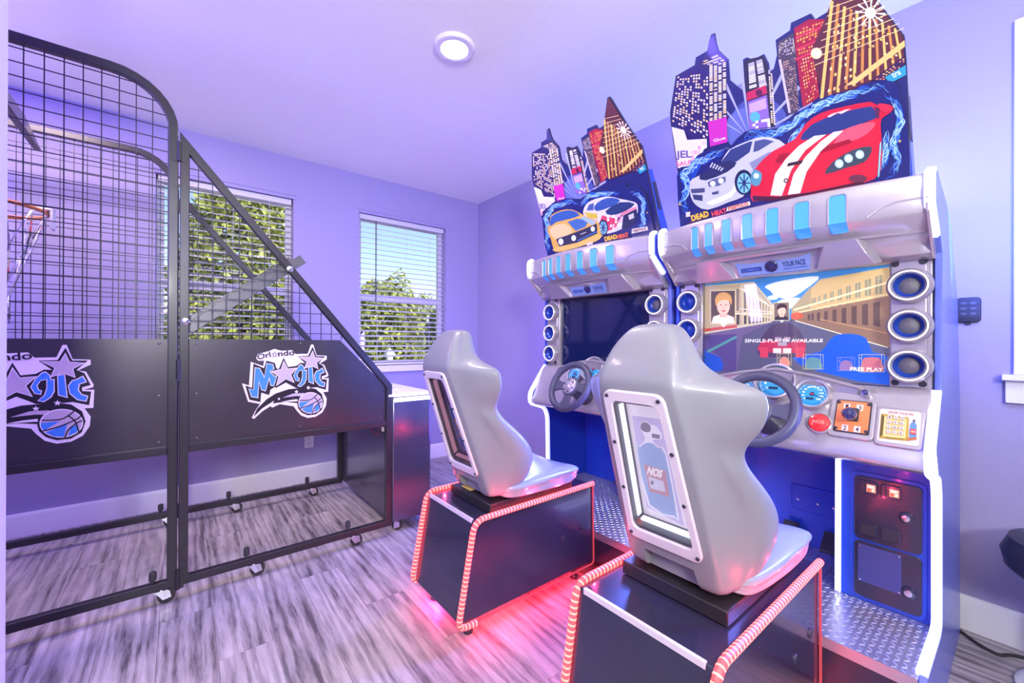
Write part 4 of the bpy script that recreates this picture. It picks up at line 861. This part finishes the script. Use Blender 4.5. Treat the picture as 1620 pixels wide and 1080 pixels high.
    lv = [(.528, -1.498, .135, -1.375, .160, -1.42), (.56, -1.509, .138, -1.352, .172, -1.425), (.62, -1.531, .138, -1.318, .196, -1.44), (.69, -1.556, .136, -1.300, .216, -1.465), (.76, -1.580, .134, -1.330, .220, -1.49), (.83, -1.605, .131, -1.400, .211, -1.51), (.885, -1.625, .128, -1.468, .200, -1.535), (.93, -1.640, .126, -1.500, .198, -1.55), (.965, -1.652, .124, -1.505, .222, -1.56), (1.00, -1.665, .121, -1.512, .252, -1.575), (1.045, -1.681, .117, -1.520, .268, -1.585), (1.080, -1.693, .113, -1.528, .266, -1.59), (1.094, -1.695, .112, -1.533, .252, -1.592), (1.106, -1.694, .110, -1.538, .215, -1.592), (1.122, -1.689, .108, -1.545, .160, -1.59), (1.150, -1.679, .103, -1.552, .122, -1.58), (1.195, -1.658, .088, -1.55, .100, -1.56), (1.232, -1.634, .066, -1.545, .076, -1.55), (1.255, -1.612, .040, -1.548, .046, -1.555)]
    rings = []
    for z, xr, wr, xt, wt, xi in lv:
        k_ = min(.05, wt*.35); rg = .018 if .56 < z < .90 else 0; half = [(xr-.003, wr*.35), (xr, wr*.9), (xr+.004, wr), (xr+.022, wr+.012), (xr+(xt-xr)*.42, wr+(wt-wr)*.48+.003), (xr+(xt-xr)*.45, wr+(wt-wr)*.52+.005+rg), (xr+(xt-xr)*.72, wr+(wt-wr)*.80+.008+rg*.6), (xt-.02, wt), (xt, wt-k_*.3), (xt-.008, wt-k_), (xi+.015, (wt-k_)*.72), (xi, (wt-k_)*.35)]
        rings.append([(x, y, z) for x, y in half]+[(x, -y, z) for x, y in half[::-1]])
    me = MB().loft(rings).build('seat_shell', M['seat'], R, loc=S0, sub=2, smooth=180)
    # the hollow behind the light panel and the notch between the feet are cut out of the shell
    B0 = Vector((-1.544, 0, .656)); tv = Vector((-.333, 0, .943)); nv = Vector((-.943, 0, -.333))
    sp3 = lambda u, v, d=0: B0+Vector((0, u, 0))+tv*v+nv*d
    ct_ = MB().add([sp3(u, v, d) for d in (.05, -.048) for u, v in ((-.089, .018), (.089, .018), (.066, .41), (-.066, .41))], [(0, 1, 2, 3), (7, 6, 5, 4), (0, 4, 5, 1), (1, 5, 6, 2), (2, 6, 7, 3), (3, 7, 4, 0)])
    cut = link('cutter', ct_.mesh('cutter'), R, S0)
    c2_ = MB().add([(x, y, z) for x in (-1.65, -1.478) for y, z in ((-.088, .50), (.088, .50), (.075, .595), (-.075, .595))], [(0, 1, 2, 3), (7, 6, 5, 4), (0, 4, 5, 1), (1, 5, 6, 2), (2, 6, 7, 3), (3, 7, 4, 0)])
    cut2 = link('cutter', c2_.mesh('cutter'), R, S0)
    for c_ in (cut, cut2):
        b = me.modifiers.new('cut', 'BOOLEAN'); b.operation = 'DIFFERENCE'; b.object = c_; b.solver = 'EXACT'
    bpy.context.view_layer.update()
    done = bpy.data.meshes.new_from_object(me.evaluated_get(bpy.context.evaluated_depsgraph_get()))
    me.modifiers.clear(); me.data = done; done.shade_smooth(); done.set_sharp_from_angle(angle=math.radians(42))
    for c_ in (cut, cut2): bpy.data.objects.remove(c_)
    # rounded pale frame, bottle print at the back of the hollow, LED rows and clear pane
    out = [(-.112, -.026), (.112, -.026), (.090, .447), (-.090, .447)]; inn = [(-.092, .008), (.092, .008), (.069, .417), (-.069, .417)]
    ro = round_path([Vector((*((Vector(out[0])+Vector(out[1]))/2), 0))]+[Vector((*p, 0)) for p in (out[1], out[2], out[3], out[0])]+[Vector((*((Vector(out[0])+Vector(out[1]))/2), 0))], .028, 6)[:-1]
    ri = round_path([Vector((*((Vector(inn[0])+Vector(inn[1]))/2), 0))]+[Vector((*p, 0)) for p in (inn[1], inn[2], inn[3], inn[0])]+[Vector((*((Vector(inn[0])+Vector(inn[1]))/2), 0))], .024, 6)[:-1]
    n_ = len(ro); fm = MB()
    fm.add([sp3(p.x, p.y, .011) for p in ro]+[sp3(p.x, p.y, .011) for p in ri]+[sp3(p.x, p.y, .001) for p in ro]+[sp3(p.x, p.y, -.004) for p in ri],
           [(i, (i+1) % n_, n_+(i+1) % n_, n_+i) for i in range(n_)]+[(i, 2*n_+i, 2*n_+(i+1) % n_, (i+1) % n_) for i in range(n_)]+[(n_+i, n_+(i+1) % n_, 3*n_+(i+1) % n_, 3*n_+i) for i in range(n_)])
    fm.build('light_panel_frame', M['frame'], me, bevel=.002)
    q_ = MB()
    for u, v in ((-.09, .432), (.078, .432)): pass
    for u, v in ((-.077, .432), (.077, .432), (-.086, .29), (.086, .29), (-.091, .145), (.091, .145), (-.101, -.009), (.101, -.009)): q_.lathe([(.0055, 0), (.005, .003), (.001, .0042)], sp3(u, v, .011), nv, 10)
    q_.build('screw', M['dark'], me, kind='stuff')
    bd = -.0465
    mpb = lambda a, b: on_plane(940+a/3.6, 600+b/3.6, nv, sp3(0, 0, -.0465)+Vector((0, YC_NEAR+by, 0)), Vector((0, YC_NEAR+by, 0)))
    A = Art(mpb, nv, .0002); hx = hexc
    if near: cb_, c1_, c2c, c3c, c4c, ol = 'c9bce0', '9fb0d8', 'c79aa8', 'd9d0e4', '8a8096', 'efe9f6'  # near print bleached pale and made to glow, imitating the LED wash
    else: cb_, c1_, c2c, c3c, c4c, ol = '6a5a9a', '1464c0', 'e89a4a', '9ab0c8', '141c50', 'c8d8ee'
    A.raw([sp3(u, v, bd) for u, v in ((-.088, .019), (.088, .019), (.065, .409), (-.065, .409))], hx('efe4f0' if near else '9a88b8'))
    A.lay += 1; A.poly([(215, 205), (375, 225), (515, 835), (300, 725)], hx(cb_))
    A.poly([(240, 400), (255, 380), (285, 355), (290, 325), (262, 280), (265, 250), (300, 238), (325, 262), (345, 260), (380, 300), (385, 340), (345, 340), (335, 355), (372, 385), (412, 420), (480, 770), (455, 785), (310, 715)], hx(ol), 2)
    A.poly([(247, 402), (262, 385), (292, 362), (330, 362), (366, 390), (405, 424), (470, 765), (455, 776), (318, 712)], hx(c1_), 2).poly([(266, 255), (290, 242), (318, 258), (322, 292), (300, 300), (268, 285)], hx(c4c), 2).poly([(288, 305), (330, 318), (332, 360), (290, 350)], hx(ol)).poly([(330, 305), (375, 315), (375, 338), (330, 330)], hx(c4c), keep=True).poly([(284, 480), (410, 520), (430, 668), (318, 635)], hx(c2c)).poly([(310, 550), (396, 578), (408, 640), (324, 618)], hx(c3c)).poly([(322, 580), (334, 572), (342, 590), (330, 600)], hx(c4c)).text('NOS', (302, 534), (384, 556), 42, hx('ffffff'), .04)
    A.build('bottle_print', M['inkglow'] if near else M['ink'], me)
    for s in (1, -1):
        MB().add([sp3(s*u, v, d) for u, v, d in ((.0855, .035, -.012), (.0855, .035, -.030), (.0645, .395, -.030), (.0645, .395, -.012), (.082, .035, -.012), (.082, .035, -.030), (.061, .395, -.030), (.061, .395, -.012))], [(0, 1, 2, 3), (7, 6, 5, 4), (0, 4, 5, 1), (1, 5, 6, 2), (2, 6, 7, 3), (3, 7, 4, 0)]).build('panel_led_row', M['ring'] if near else M['led_rowpink'], me, smooth=0)
    MB().add([sp3(u, v, d) for d in (-.014, -.030) for u, v in ((-.078, .022), (.078, .022), (.078, .028), (-.078, .028))], [(0, 1, 2, 3), (7, 6, 5, 4), (0, 4, 5, 1), (1, 5, 6, 2), (2, 6, 7, 3), (3, 7, 4, 0)]).build('panel_led_row', M['ring'] if near else M['led_rowpink'], me, smooth=0)
    MB().add([sp3(p.x*.995, p.y, .003) for p in ri], [tuple(range(n_))]).build('clear_pane', M['glass'], me)
    # cushion
    cl = []
    for x, zt, zb, hw_, e in ((-1.46, .585, .53, .165, .012), (-1.40, .590, .528, .192, .015), (-1.25, .602, .526, .204, .02), (-1.12, .612, .526, .206, .026), (-1.05, .612, .53, .205, .028), (-1.02, .606, .555, .200, .02), (-1.008, .596, .572, .190, .01)):
        lip = min(.03, (zt-zb)*.45)
        cl.append([(x, hw_-.012, zb), (x, hw_-.006, zb+.004), (x, hw_-.004, zt-lip-.008), (x, hw_+.004, zt-lip), (x, hw_+.004, zt-e*.6), (x, hw_-e, zt), (x, hw_*.45, zt-.012), (x, 0, zt-.016)]+[(x, -a, b) for a, b in ((hw_*.45, zt-.012), (hw_-e, zt), (hw_+.004, zt-e*.6), (hw_+.004, zt-lip), (hw_-.004, zt-lip-.008), (hw_-.006, zb+.004), (hw_-.012, zb))])
    MB().loft(cl).build('seat_cushion', M['cushion'], R, loc=S0, sub=2, smooth=180)
    # sign on top: skyline board, cars board in front, wedge box behind
    mn = Vector((-1, 0, -.45)).normalized(); mc = Vector((-.66, 0, 1.86))
    art = lambda a, b, d=0: on_plane(1040+a/2.919, b/2.919, mn, mc+Vector((0, YC_NEAR, 0)), Vector((0, YC_NEAR, 0)))+mn*d
    sky = [(120, 1060), (95, 800), (62, 575), (58, 520), (85, 350), (172, 300), (178, 265), (230, 235), (240, 185), (248, 160), (262, 153), (270, 200), (280, 232), (325, 275), (332, 370), (405, 430), (395, 275), (412, 265), (430, 272), (455, 268), (490, 250), (512, 295), (515, 335), (537, 318), (552, 255), (546, 185), (612, 140), (617, 105), (708, 62), (727, 90), (785, 55), (806, 0), (872, -178), (890, -186), (910, -165), (1015, 0), (1060, 60), (1140, 165), (1150, 290), (1155, 385), (1165, 600), (1168, 900), (1150, 960)]
    sb = MB().prism([art(*p) for p in sky], -mn*.012).build('skyline_board', M['dark'], R, smooth=0)
    A = Art(lambda a, b: art(a, b, .0002), mn, .00012); hx = hexc; lit = [hx('fff2d8'), hx('ffd9a0'), hx('f3e6ff')]
    g = lambda P, k_=.985: [tuple(Vector((600, 500))+(Vector(p)-Vector((600, 500)))*k_) for p in P]
    A.poly(g(sky, .992), hx('262a70'))
    for c, (x, y) in ((hx('4a57a8'), (470, 560)), (hx('6672c0'), (440, 600))): A.circle(x, y, 130, c, 110)
    for a in range(-150, 0, 17): A.poly([(430, 640), (430+330*math.cos(math.radians(a)), 640+330*math.sin(math.radians(a))), (430+330*math.cos(math.radians(a+3)), 640+330*math.sin(math.radians(a+3)))], hx('aab0e6'), keep=True)
    A.lay += 1
    A.poly([(64, 560), (68, 515), (92, 352), (170, 308), (240, 335), (236, 650), (140, 640), (110, 600)], hx('2b2266')).grid([(92, 352), (236, 335), (236, 648), (66, 560)], 12, 20, None, .62, .62, lit)
    A.poly([(180, 300), (232, 255), (275, 238), (320, 278), (322, 545), (238, 560), (238, 335)], hx('2c2a5c')).grid([(238, 300), (320, 285), (322, 545), (238, 560)], 4, 34, None, .7, .8, lit).grid([(184, 292), (274, 250), (316, 282), (240, 300)], 9, 3, None, .6, .8, lit)
    A.poly([(240, 185), (262, 160), (276, 235), (232, 250)], hx('3a3a78'))
    A.poly([(400, 290), (412, 275), (490, 258), (508, 300), (545, 585), (425, 600)], hx('2a2740')).grid([(416, 295), (488, 270), (512, 395), (420, 420)], 2, 16, None, .75, .9, [hx('f0ecf4'), hx('c8c4dc')])
    A.poly([(412, 428), (502, 392), (508, 430), (414, 466)], hx('c02a56')).circle(470, 428, 16, hx('5a1a4a')).poly([(418, 470), (506, 438), (522, 585), (426, 598)], hx('8a6ad0')).poly([(424, 480), (500, 452), (506, 500), (428, 522)], hx('c4a6ea')).circle(452, 540, 24, hx('58b4ea')).grid([(440, 560), (520, 545), (524, 585), (440, 596)], 6, 3, hx('f4eefc'), .95, .5).grid([(512, 320), (532, 330), (548, 575), (526, 580)], 2, 26, None, .7, .8, lit)
    A.poly([(556, 262), (556, 195), (630, 150), (640, 250), (650, 520), (606, 530), (575, 330)], hx('4a4058')).grid([(560, 205), (630, 165), (640, 245), (562, 265)], 10, 9, None, .6, .7, [hx('d8d0e8'), hx('a89cc0'), hx('fff0d0')]).grid([(566, 290), (640, 262), (660, 500), (612, 520)], 10, 22, None, .5, .65, [hx('c89a8a'), hx('9a7a8a'), hx('ffd8b0')]).line([(566, 275), (612, 520)], 12, hx('c8c0f0'))
    A.poly([(632, 130), (700, 90), (776, 88), (770, 120), (720, 210), (750, 445), (700, 480), (672, 495), (642, 260)], hx('a02040')).grid([(640, 135), (772, 95), (765, 160), (645, 215)], 9, 5, None, .6, .7, [hx('ffb84a'), hx('ff8a5a')]).grid([(648, 225), (720, 205), (748, 440), (690, 478)], 6, 16, None, .5, .75, [hx('ffb84a'), hx('ff7a5a'), hx('ffd890')])
    for y in (150, 205, 250): A.line([(640, y+25), (770, y-30)], 7, hx('d83a5a'), True)
    A.lay += 1
    A.poly([(795, 40), (875, -170), (890, -178), (905, -160), (1012, 6), (1056, 66), (1136, 170), (1142, 300), (960, 390), (765, 462), (712, 235)], hx('5c2a3a'))
    for i in range(11):
        f = i/10; A.line([(760+f*372, 455-f*145), (808+f*290, 5+f*125)], 15-4*f, hx('ecc06a') if i % 2 == 0 else hx('c98a4a'), True)
    A.lay += 1
    for i in range(9):
        f = i/8; A.line([(730-f*-75+0, 300-f*300), (1140-f*180, 130+f*-180)], 3.2, hx('f6dca0'), True)
    A.lay += 1; A.grid([(820, 30), (1040, 70), (1136, 300), (780, 440)], 14, 12, None, .42, .45, [hx('ffe0a0'), hx('8a4a3a'), hx('ffd070'), hx('6a3048')])
    A.poly([(870, 395), (1142, 185), (1144, 215), (915, 388)], hx('f0c47a'), keep=True).poly([(985, 375), (1144, 255), (1146, 300), (1040, 372)], hx('3a1a4e')).grid([(1000, 370), (1144, 262), (1146, 296), (1050, 370)], 9, 3, None, .5, .6, [hx('ff9a7a'), hx('ffd070')])
    for a in range(0, 360, 30): A.poly([(985, 60), (985+70*math.cos(math.radians(a)), 60+70*math.sin(math.radians(a))), (985+70*math.cos(math.radians(a+9)), 60+70*math.sin(math.radians(a+9)))], hx('fff4f8'), keep=True)
    A.lay += 1; A.circle(985, 60, 26, hx('ffffff')).circle(736, 246, 26, hx('ffe6b0')).circle(736, 246, 15, hx('ffffff'))
    A.poly([(1052, 356), (1148, 300), (1150, 345), (1075, 385)], hx('2f9ac8')).text('tra', (1090, 360), (1128, 340), 22, hx('d8f4ff'), .02)
    A.poly([(236, 562), (322, 538), (326, 655), (246, 676)], hx('c832b4')).text('Gue', (262, 655), (318, 640), 13, hx('ffd8f8'), .03)
    A.poly([(68, 585), (125, 600), (140, 645), (230, 640), (232, 680), (215, 690), (200, 770), (98, 775), (78, 640)], hx('ece2f4'), keep=True); A.lay += 1
    A.text('JEL', (88, 728), (160, 725), 32, hx('6a58a0'), .03).text('SAUEL', (92, 768), (185, 752), 20, hx('e0558a'), .02).grid([(150, 650), (228, 650), (210, 730), (160, 735)], 4, 4, None, .8, .6, [hx('ffffff'), hx('f0a0c0'), hx('d8c8f0')])
    A.build('skyline_print', M['ink'], sb)
    far = lambda a, b, d=0: on_plane(830+a/3.856, 140+b/3.856, mn, mc+Vector((0, YC_FAR, 0)), Vector((0, YC_FAR, 0)))+mn*d
    flame = [hx('2f6ae0'), hx('5aa0f4'), hx('a8d8fc')]
    if near:
        car_o = [(112, 1060), (100, 930), (95, 810), (112, 770), (150, 765), (190, 715), (215, 700), (330, 690), (370, 640), (410, 605), (560, 590), (640, 520), (700, 490), (740, 465), (790, 440), (900, 415), (960, 385), (1040, 368), (1090, 375), (1118, 395), (1122, 440), (1142, 500), (1160, 620), (1168, 720), (1168, 905)]
        cb2 = MB().prism([art(*p, .010) for p in car_o], -mn*.009).build('car_board', M['dark'], R, smooth=0)
        A = Art(lambda a, b: art(a, b, .0102), mn, .00012); A.poly(car_o, hx('1d2470'))
        for Q in ([(150, 985), (118, 930), (150, 860), (125, 800), (190, 750), (260, 715), (340, 690)], [(370, 650), (440, 620), (560, 615), (640, 560), (700, 515), (800, 465), (900, 435), (1000, 400), (1080, 410)], [(600, 690), (650, 620), (690, 560)], [(1060, 830), (1120, 740), (1090, 660), (1130, 560), (1100, 470), (1050, 425)], [(1030, 800), (1060, 700), (1060, 600)]): flames(A, Q, 26)
        # silver coupe
        A.poly([(155, 860), (165, 825), (240, 790), (300, 745), (335, 690), (420, 650), (490, 630), (570, 645), (600, 690), (500, 740), (450, 780), (440, 850), (400, 905), (335, 930), (240, 965), (185, 945), (160, 905)], hx('c9ccdc'), 2).poly([(300, 745), (345, 688), (430, 652), (445, 650), (432, 700), (370, 745)], hx('33407c')).poly([(455, 650), (500, 640), (545, 650), (470, 695), (448, 700)], hx('4a5488')).poly([(200, 810), (300, 745), (372, 748), (330, 790), (230, 830)], hx('2a2f60'), 2).poly([(430, 750), (520, 700), (595, 690), (520, 740), (450, 785)], hx('8a90b4'))
        for i in range(5): A.line([(262+i*12, 748+i*6), (250+i*12, 770+i*4)], 6, hx('cdd2ee'), True)
        A.lay += 1; A.poly([(160, 870), (225, 865), (225, 885), (165, 890)], hx('4a5078')).poly([(168, 895), (215, 898), (215, 925), (175, 918)], hx('39406e')).poly([(238, 840), (260, 825), (320, 812), (322, 835), (290, 855), (245, 860)], hx('5a6490')).circle(262, 845, 13, hx('e6ecfa')).circle(300, 832, 13, hx('e6ecfa')).poly([(258, 885), (290, 878), (288, 892), (260, 896)], hx('474e78')).poly([(235, 930), (310, 900), (355, 870), (365, 830), (372, 860), (350, 905), (260, 945)], hx('f2f4fa'), 2)
        A.circle(405, 838, 42, hx('20264e'), 58).circle(407, 842, 32, hx('7ac8ea'), 46)
        for a in range(0, 360, 45): A.line([(407, 842), (407+28*math.cos(math.radians(a)), 842+42*math.sin(math.radians(a)))], 6, hx('2a3a78'), True)
        A.lay += 1
        # red sports car with two white stripes
        A.poly([(438, 875), (445, 810), (470, 760), (540, 695), (640, 640), (690, 570), (760, 520), (870, 490), (985, 468), (1020, 485), (1092, 490), (1078, 520), (1040, 545), (1036, 590), (1040, 650), (1034, 790), (960, 840), (800, 870), (640, 905), (520, 915), (445, 925)], hx('d8203c'), 2)
        A.poly([(445, 900), (560, 905), (700, 885), (960, 830), (955, 845), (700, 905), (520, 925), (448, 922)], hx('4a1430')).poly([(665, 642), (720, 572), (850, 520), (980, 490), (1002, 500), (1012, 545), (850, 600), (740, 632)], hx('2a3a7c'), 2).poly([(1006, 490), (1030, 500), (1030, 540), (1016, 548)], hx('5a2a50')).poly([(880, 590), (1000, 560), (1000, 590), (930, 640), (820, 660)], hx('e85a70'), 2).poly([(720, 690), (890, 640), (905, 655), (740, 712)], hx('a0142e'), keep=True).poly([(548, 748), (570, 710), (620, 700), (580, 750)], hx('a0142e'))
        A.poly([(528, 898), (550, 800), (600, 730), (660, 670), (730, 625), (785, 618), (690, 690), (625, 780), (580, 900)], hx('f6efe6')).poly([(608, 895), (635, 800), (690, 720), (760, 650), (820, 606), (866, 600), (760, 695), (695, 790), (665, 888)], hx('f6efe6')).poly([(790, 535), (815, 522), (850, 512), (800, 540)], hx('f6d8dc'), keep=True).poly([(838, 518), (870, 505), (900, 500), (855, 524)], hx('f6d8dc')).poly([(610, 750), (680, 735), (672, 752), (605, 766)], hx('3a2030'))
        A.poly([(780, 800), (815, 745), (900, 692), (985, 672), (992, 700), (960, 745), (880, 770)], hx('3c4a58'), 2)
        for x, y, r in ((845, 752, 20), (888, 728, 20), (940, 710, 20)): A.circle(x, y, r, hx('b8dce4')).circle(x, y, r*.6, hx('f2fbff'))
        A.poly([(440, 800), (462, 780), (490, 800), (478, 850), (445, 850)], hx('5a9ab4'), 2).circle(464, 808, 13, hx('d8f0f8')).circle(601, 830, 11, hx('2a2030')).circle(601, 830, 7, hx('c8b8b0')).poly([(1032, 660), (1040, 650), (1030, 810), (1022, 815)], hx('8ad0f0')).poly([(1022, 478), (1060, 478), (1092, 490), (1080, 515), (1040, 512)], hx('e02a48'), 2).circle(932, 820, 42, hx('6a3048'), 18)
        A.poly([(330, 952), (435, 925), (437, 942), (326, 972)], hx('f6dcc8')).text('namco', (336, 966), (428, 942), 15, hx('c8563c'), .03).poly([(150, 975), (160, 972), (158, 995), (140, 998), (140, 975)], hx('e8dcea'), keep=True).poly([(140, 1030), (170, 995), (245, 975), (250, 990), (230, 1005), (160, 1035)], hx('3a2458')).text('DEAD', (168, 1016), (248, 992), 26, hx('f0c040'), .05).text('HEAT', (262, 995), (330, 975), 22, hx('e04a5a'), .05)
        for x, y in ((112, 938), (1124, 648)): A.circle(x, y, 6, hx('c8b070'))
    else:
        car_o = [(150, 1030), (128, 940), (112, 780), (118, 745), (150, 720), (185, 690), (260, 668), (345, 672), (390, 640), (420, 615), (520, 612), (560, 590), (620, 572), (630, 600), (700, 592), (735, 625), (752, 670), (770, 740), (790, 830), (806, 930), (700, 960), (400, 1000)]
        cb2 = MB().prism([far(*p, .010) for p in car_o], -mn*.009).build('car_board', M['dark'], R, smooth=0)
        A = Art(lambda a, b: far(a, b, .0102), mn, .00012); A.poly(car_o, hx('232a74'))
        for Q in ([(160, 1000), (140, 930), (150, 860), (135, 790), (180, 720), (270, 690), (350, 690)], [(350, 720), (400, 650), (500, 640), (600, 630)], [(640, 640), (700, 640), (735, 690), (725, 760), (740, 820), (690, 840)]): flames(A, Q, 20)
        # pale rally car
        A.poly([(365, 745), (385, 700), (440, 670), (520, 655), (590, 670), (680, 690), (698, 720), (690, 780), (640, 830), (560, 870), (490, 880), (450, 830), (400, 790), (370, 770)], hx('dcdcea'), 2).poly([(432, 715), (480, 675), (540, 662), (590, 680), (540, 715), (450, 745)], hx('3a5aa8'), 2).poly([(385, 740), (400, 705), (430, 695), (428, 740)], hx('4a60a0')).poly([(500, 745), (590, 690), (680, 700), (620, 745), (540, 770)], hx('2c3e74'), 2).poly([(610, 770), (690, 730), (700, 780), (640, 850), (600, 850)], hx('2a2f58')).poly([(640, 770), (672, 755), (676, 785), (646, 798)], hx('c8c8dc')).poly([(480, 770), (560, 790), (600, 770), (560, 850), (500, 870), (470, 800)], hx('d84a70')).grid([(490, 770), (610, 760), (600, 850), (500, 870)], 7, 5, None, .8, .6, [hx('ffffff'), hx('e02a58'), hx('f0c0d0'), hx('5a4a80')]).poly([(595, 755), (690, 715), (690, 730), (600, 772)], hx('f08aa0')).poly([(370, 752), (450, 760), (455, 790), (400, 785)], hx('d8c04a')).circle(487, 845, 30, hx('1c2244'), 48).circle(488, 846, 23, hx('8ac4e8'), 39)
        for a in range(0, 360, 45): A.line([(488, 846), (488+20*math.cos(math.radians(a)), 846+35*math.sin(math.radians(a)))], 5, hx('283464'), True)
        A.lay += 1
        # yellow coupe with blue stripes
        A.poly([(145, 850), (165, 830), (165, 775), (230, 740), (300, 735), (370, 770), (450, 800), (468, 850), (470, 900), (440, 930), (330, 960), (240, 990), (190, 985), (170, 920)], hx('e8b45a'), 2).poly([(168, 835), (170, 778), (235, 745), (300, 740), (345, 770), (270, 795), (200, 812)], hx('3a62b0'), 2).poly([(270, 810), (330, 790), (400, 800), (380, 840), (320, 865)], hx('4a72b8')).poly([(345, 785), (372, 775), (450, 808), (420, 830)], hx('a8c0dc')).poly([(160, 850), (250, 820), (300, 870), (200, 920)], hx('f4d09a'), 2).poly([(200, 915), (300, 880), (450, 820), (452, 880), (330, 935), (220, 960)], hx('3a3a5a')).poly([(190, 965), (330, 940), (468, 880), (466, 915), (330, 965), (200, 992)], hx('f0c06a'), 2)
        for x, y, r in ((230, 930, 22), (308, 908, 20), (425, 852, 18)): A.circle(x, y, r, hx('2a3058'), r*1.2).circle(x, y, r*.72, hx('eef4ff'), r*.9)
        A.line([(330, 925), (450, 868)], 6, hx('4a80d0'), True).line([(350, 885), (385, 872)], 5, hx('c8c8d8')).poly([(385, 940), (425, 928), (425, 945), (390, 955)], hx('d8d0c8'))
        A.poly([(664, 852), (758, 836), (762, 858), (662, 880)], hx('f4e8ee')).text('namco', (672, 872), (752, 856), 16, hx('6a2a4a'), .03).poly([(490, 905), (560, 885), (640, 880), (655, 905), (600, 915), (500, 930)], hx('3a2458')).text('DEAD', (500, 926), (575, 908), 26, hx('f0c040'), .05).text('HEAT', (575, 912), (645, 896), 24, hx('f06a4a'), .05)
        for y in (900, 912, 924): A.line([(665, y), (785, y-22)], 3, hx('7a80b8'), True)
        for x, y in ((142, 932), (758, 752)): A.circle(x, y, 5, hx('c8b070'))
    A.build('car_print', M['ink'], cb2)
    wb = lambda x, z: (x, .39, z)
    MB().prism([(-.612, .385, 1.80), (-.742, .385, 2.085), (-.70, .385, 2.095), (-.50, .385, 1.72), (-.58, .385, 1.71)], (0, -.775, 0)).build('sign_box', M['blue'], R, bevel=.003)
    MB().prism([(-.645, -.3895, 1.90), (-.70, -.3895, 2.03), (-.672, -.3895, 2.035), (-.615, -.3895, 1.90)], (0, -.003, 0)).build('box_slot', M['dark'], R)
    return R
racing_cabinet(YC_NEAR, True, 0, 0)
racing_cabinet(YC_FAR, False, -.07, -.03)
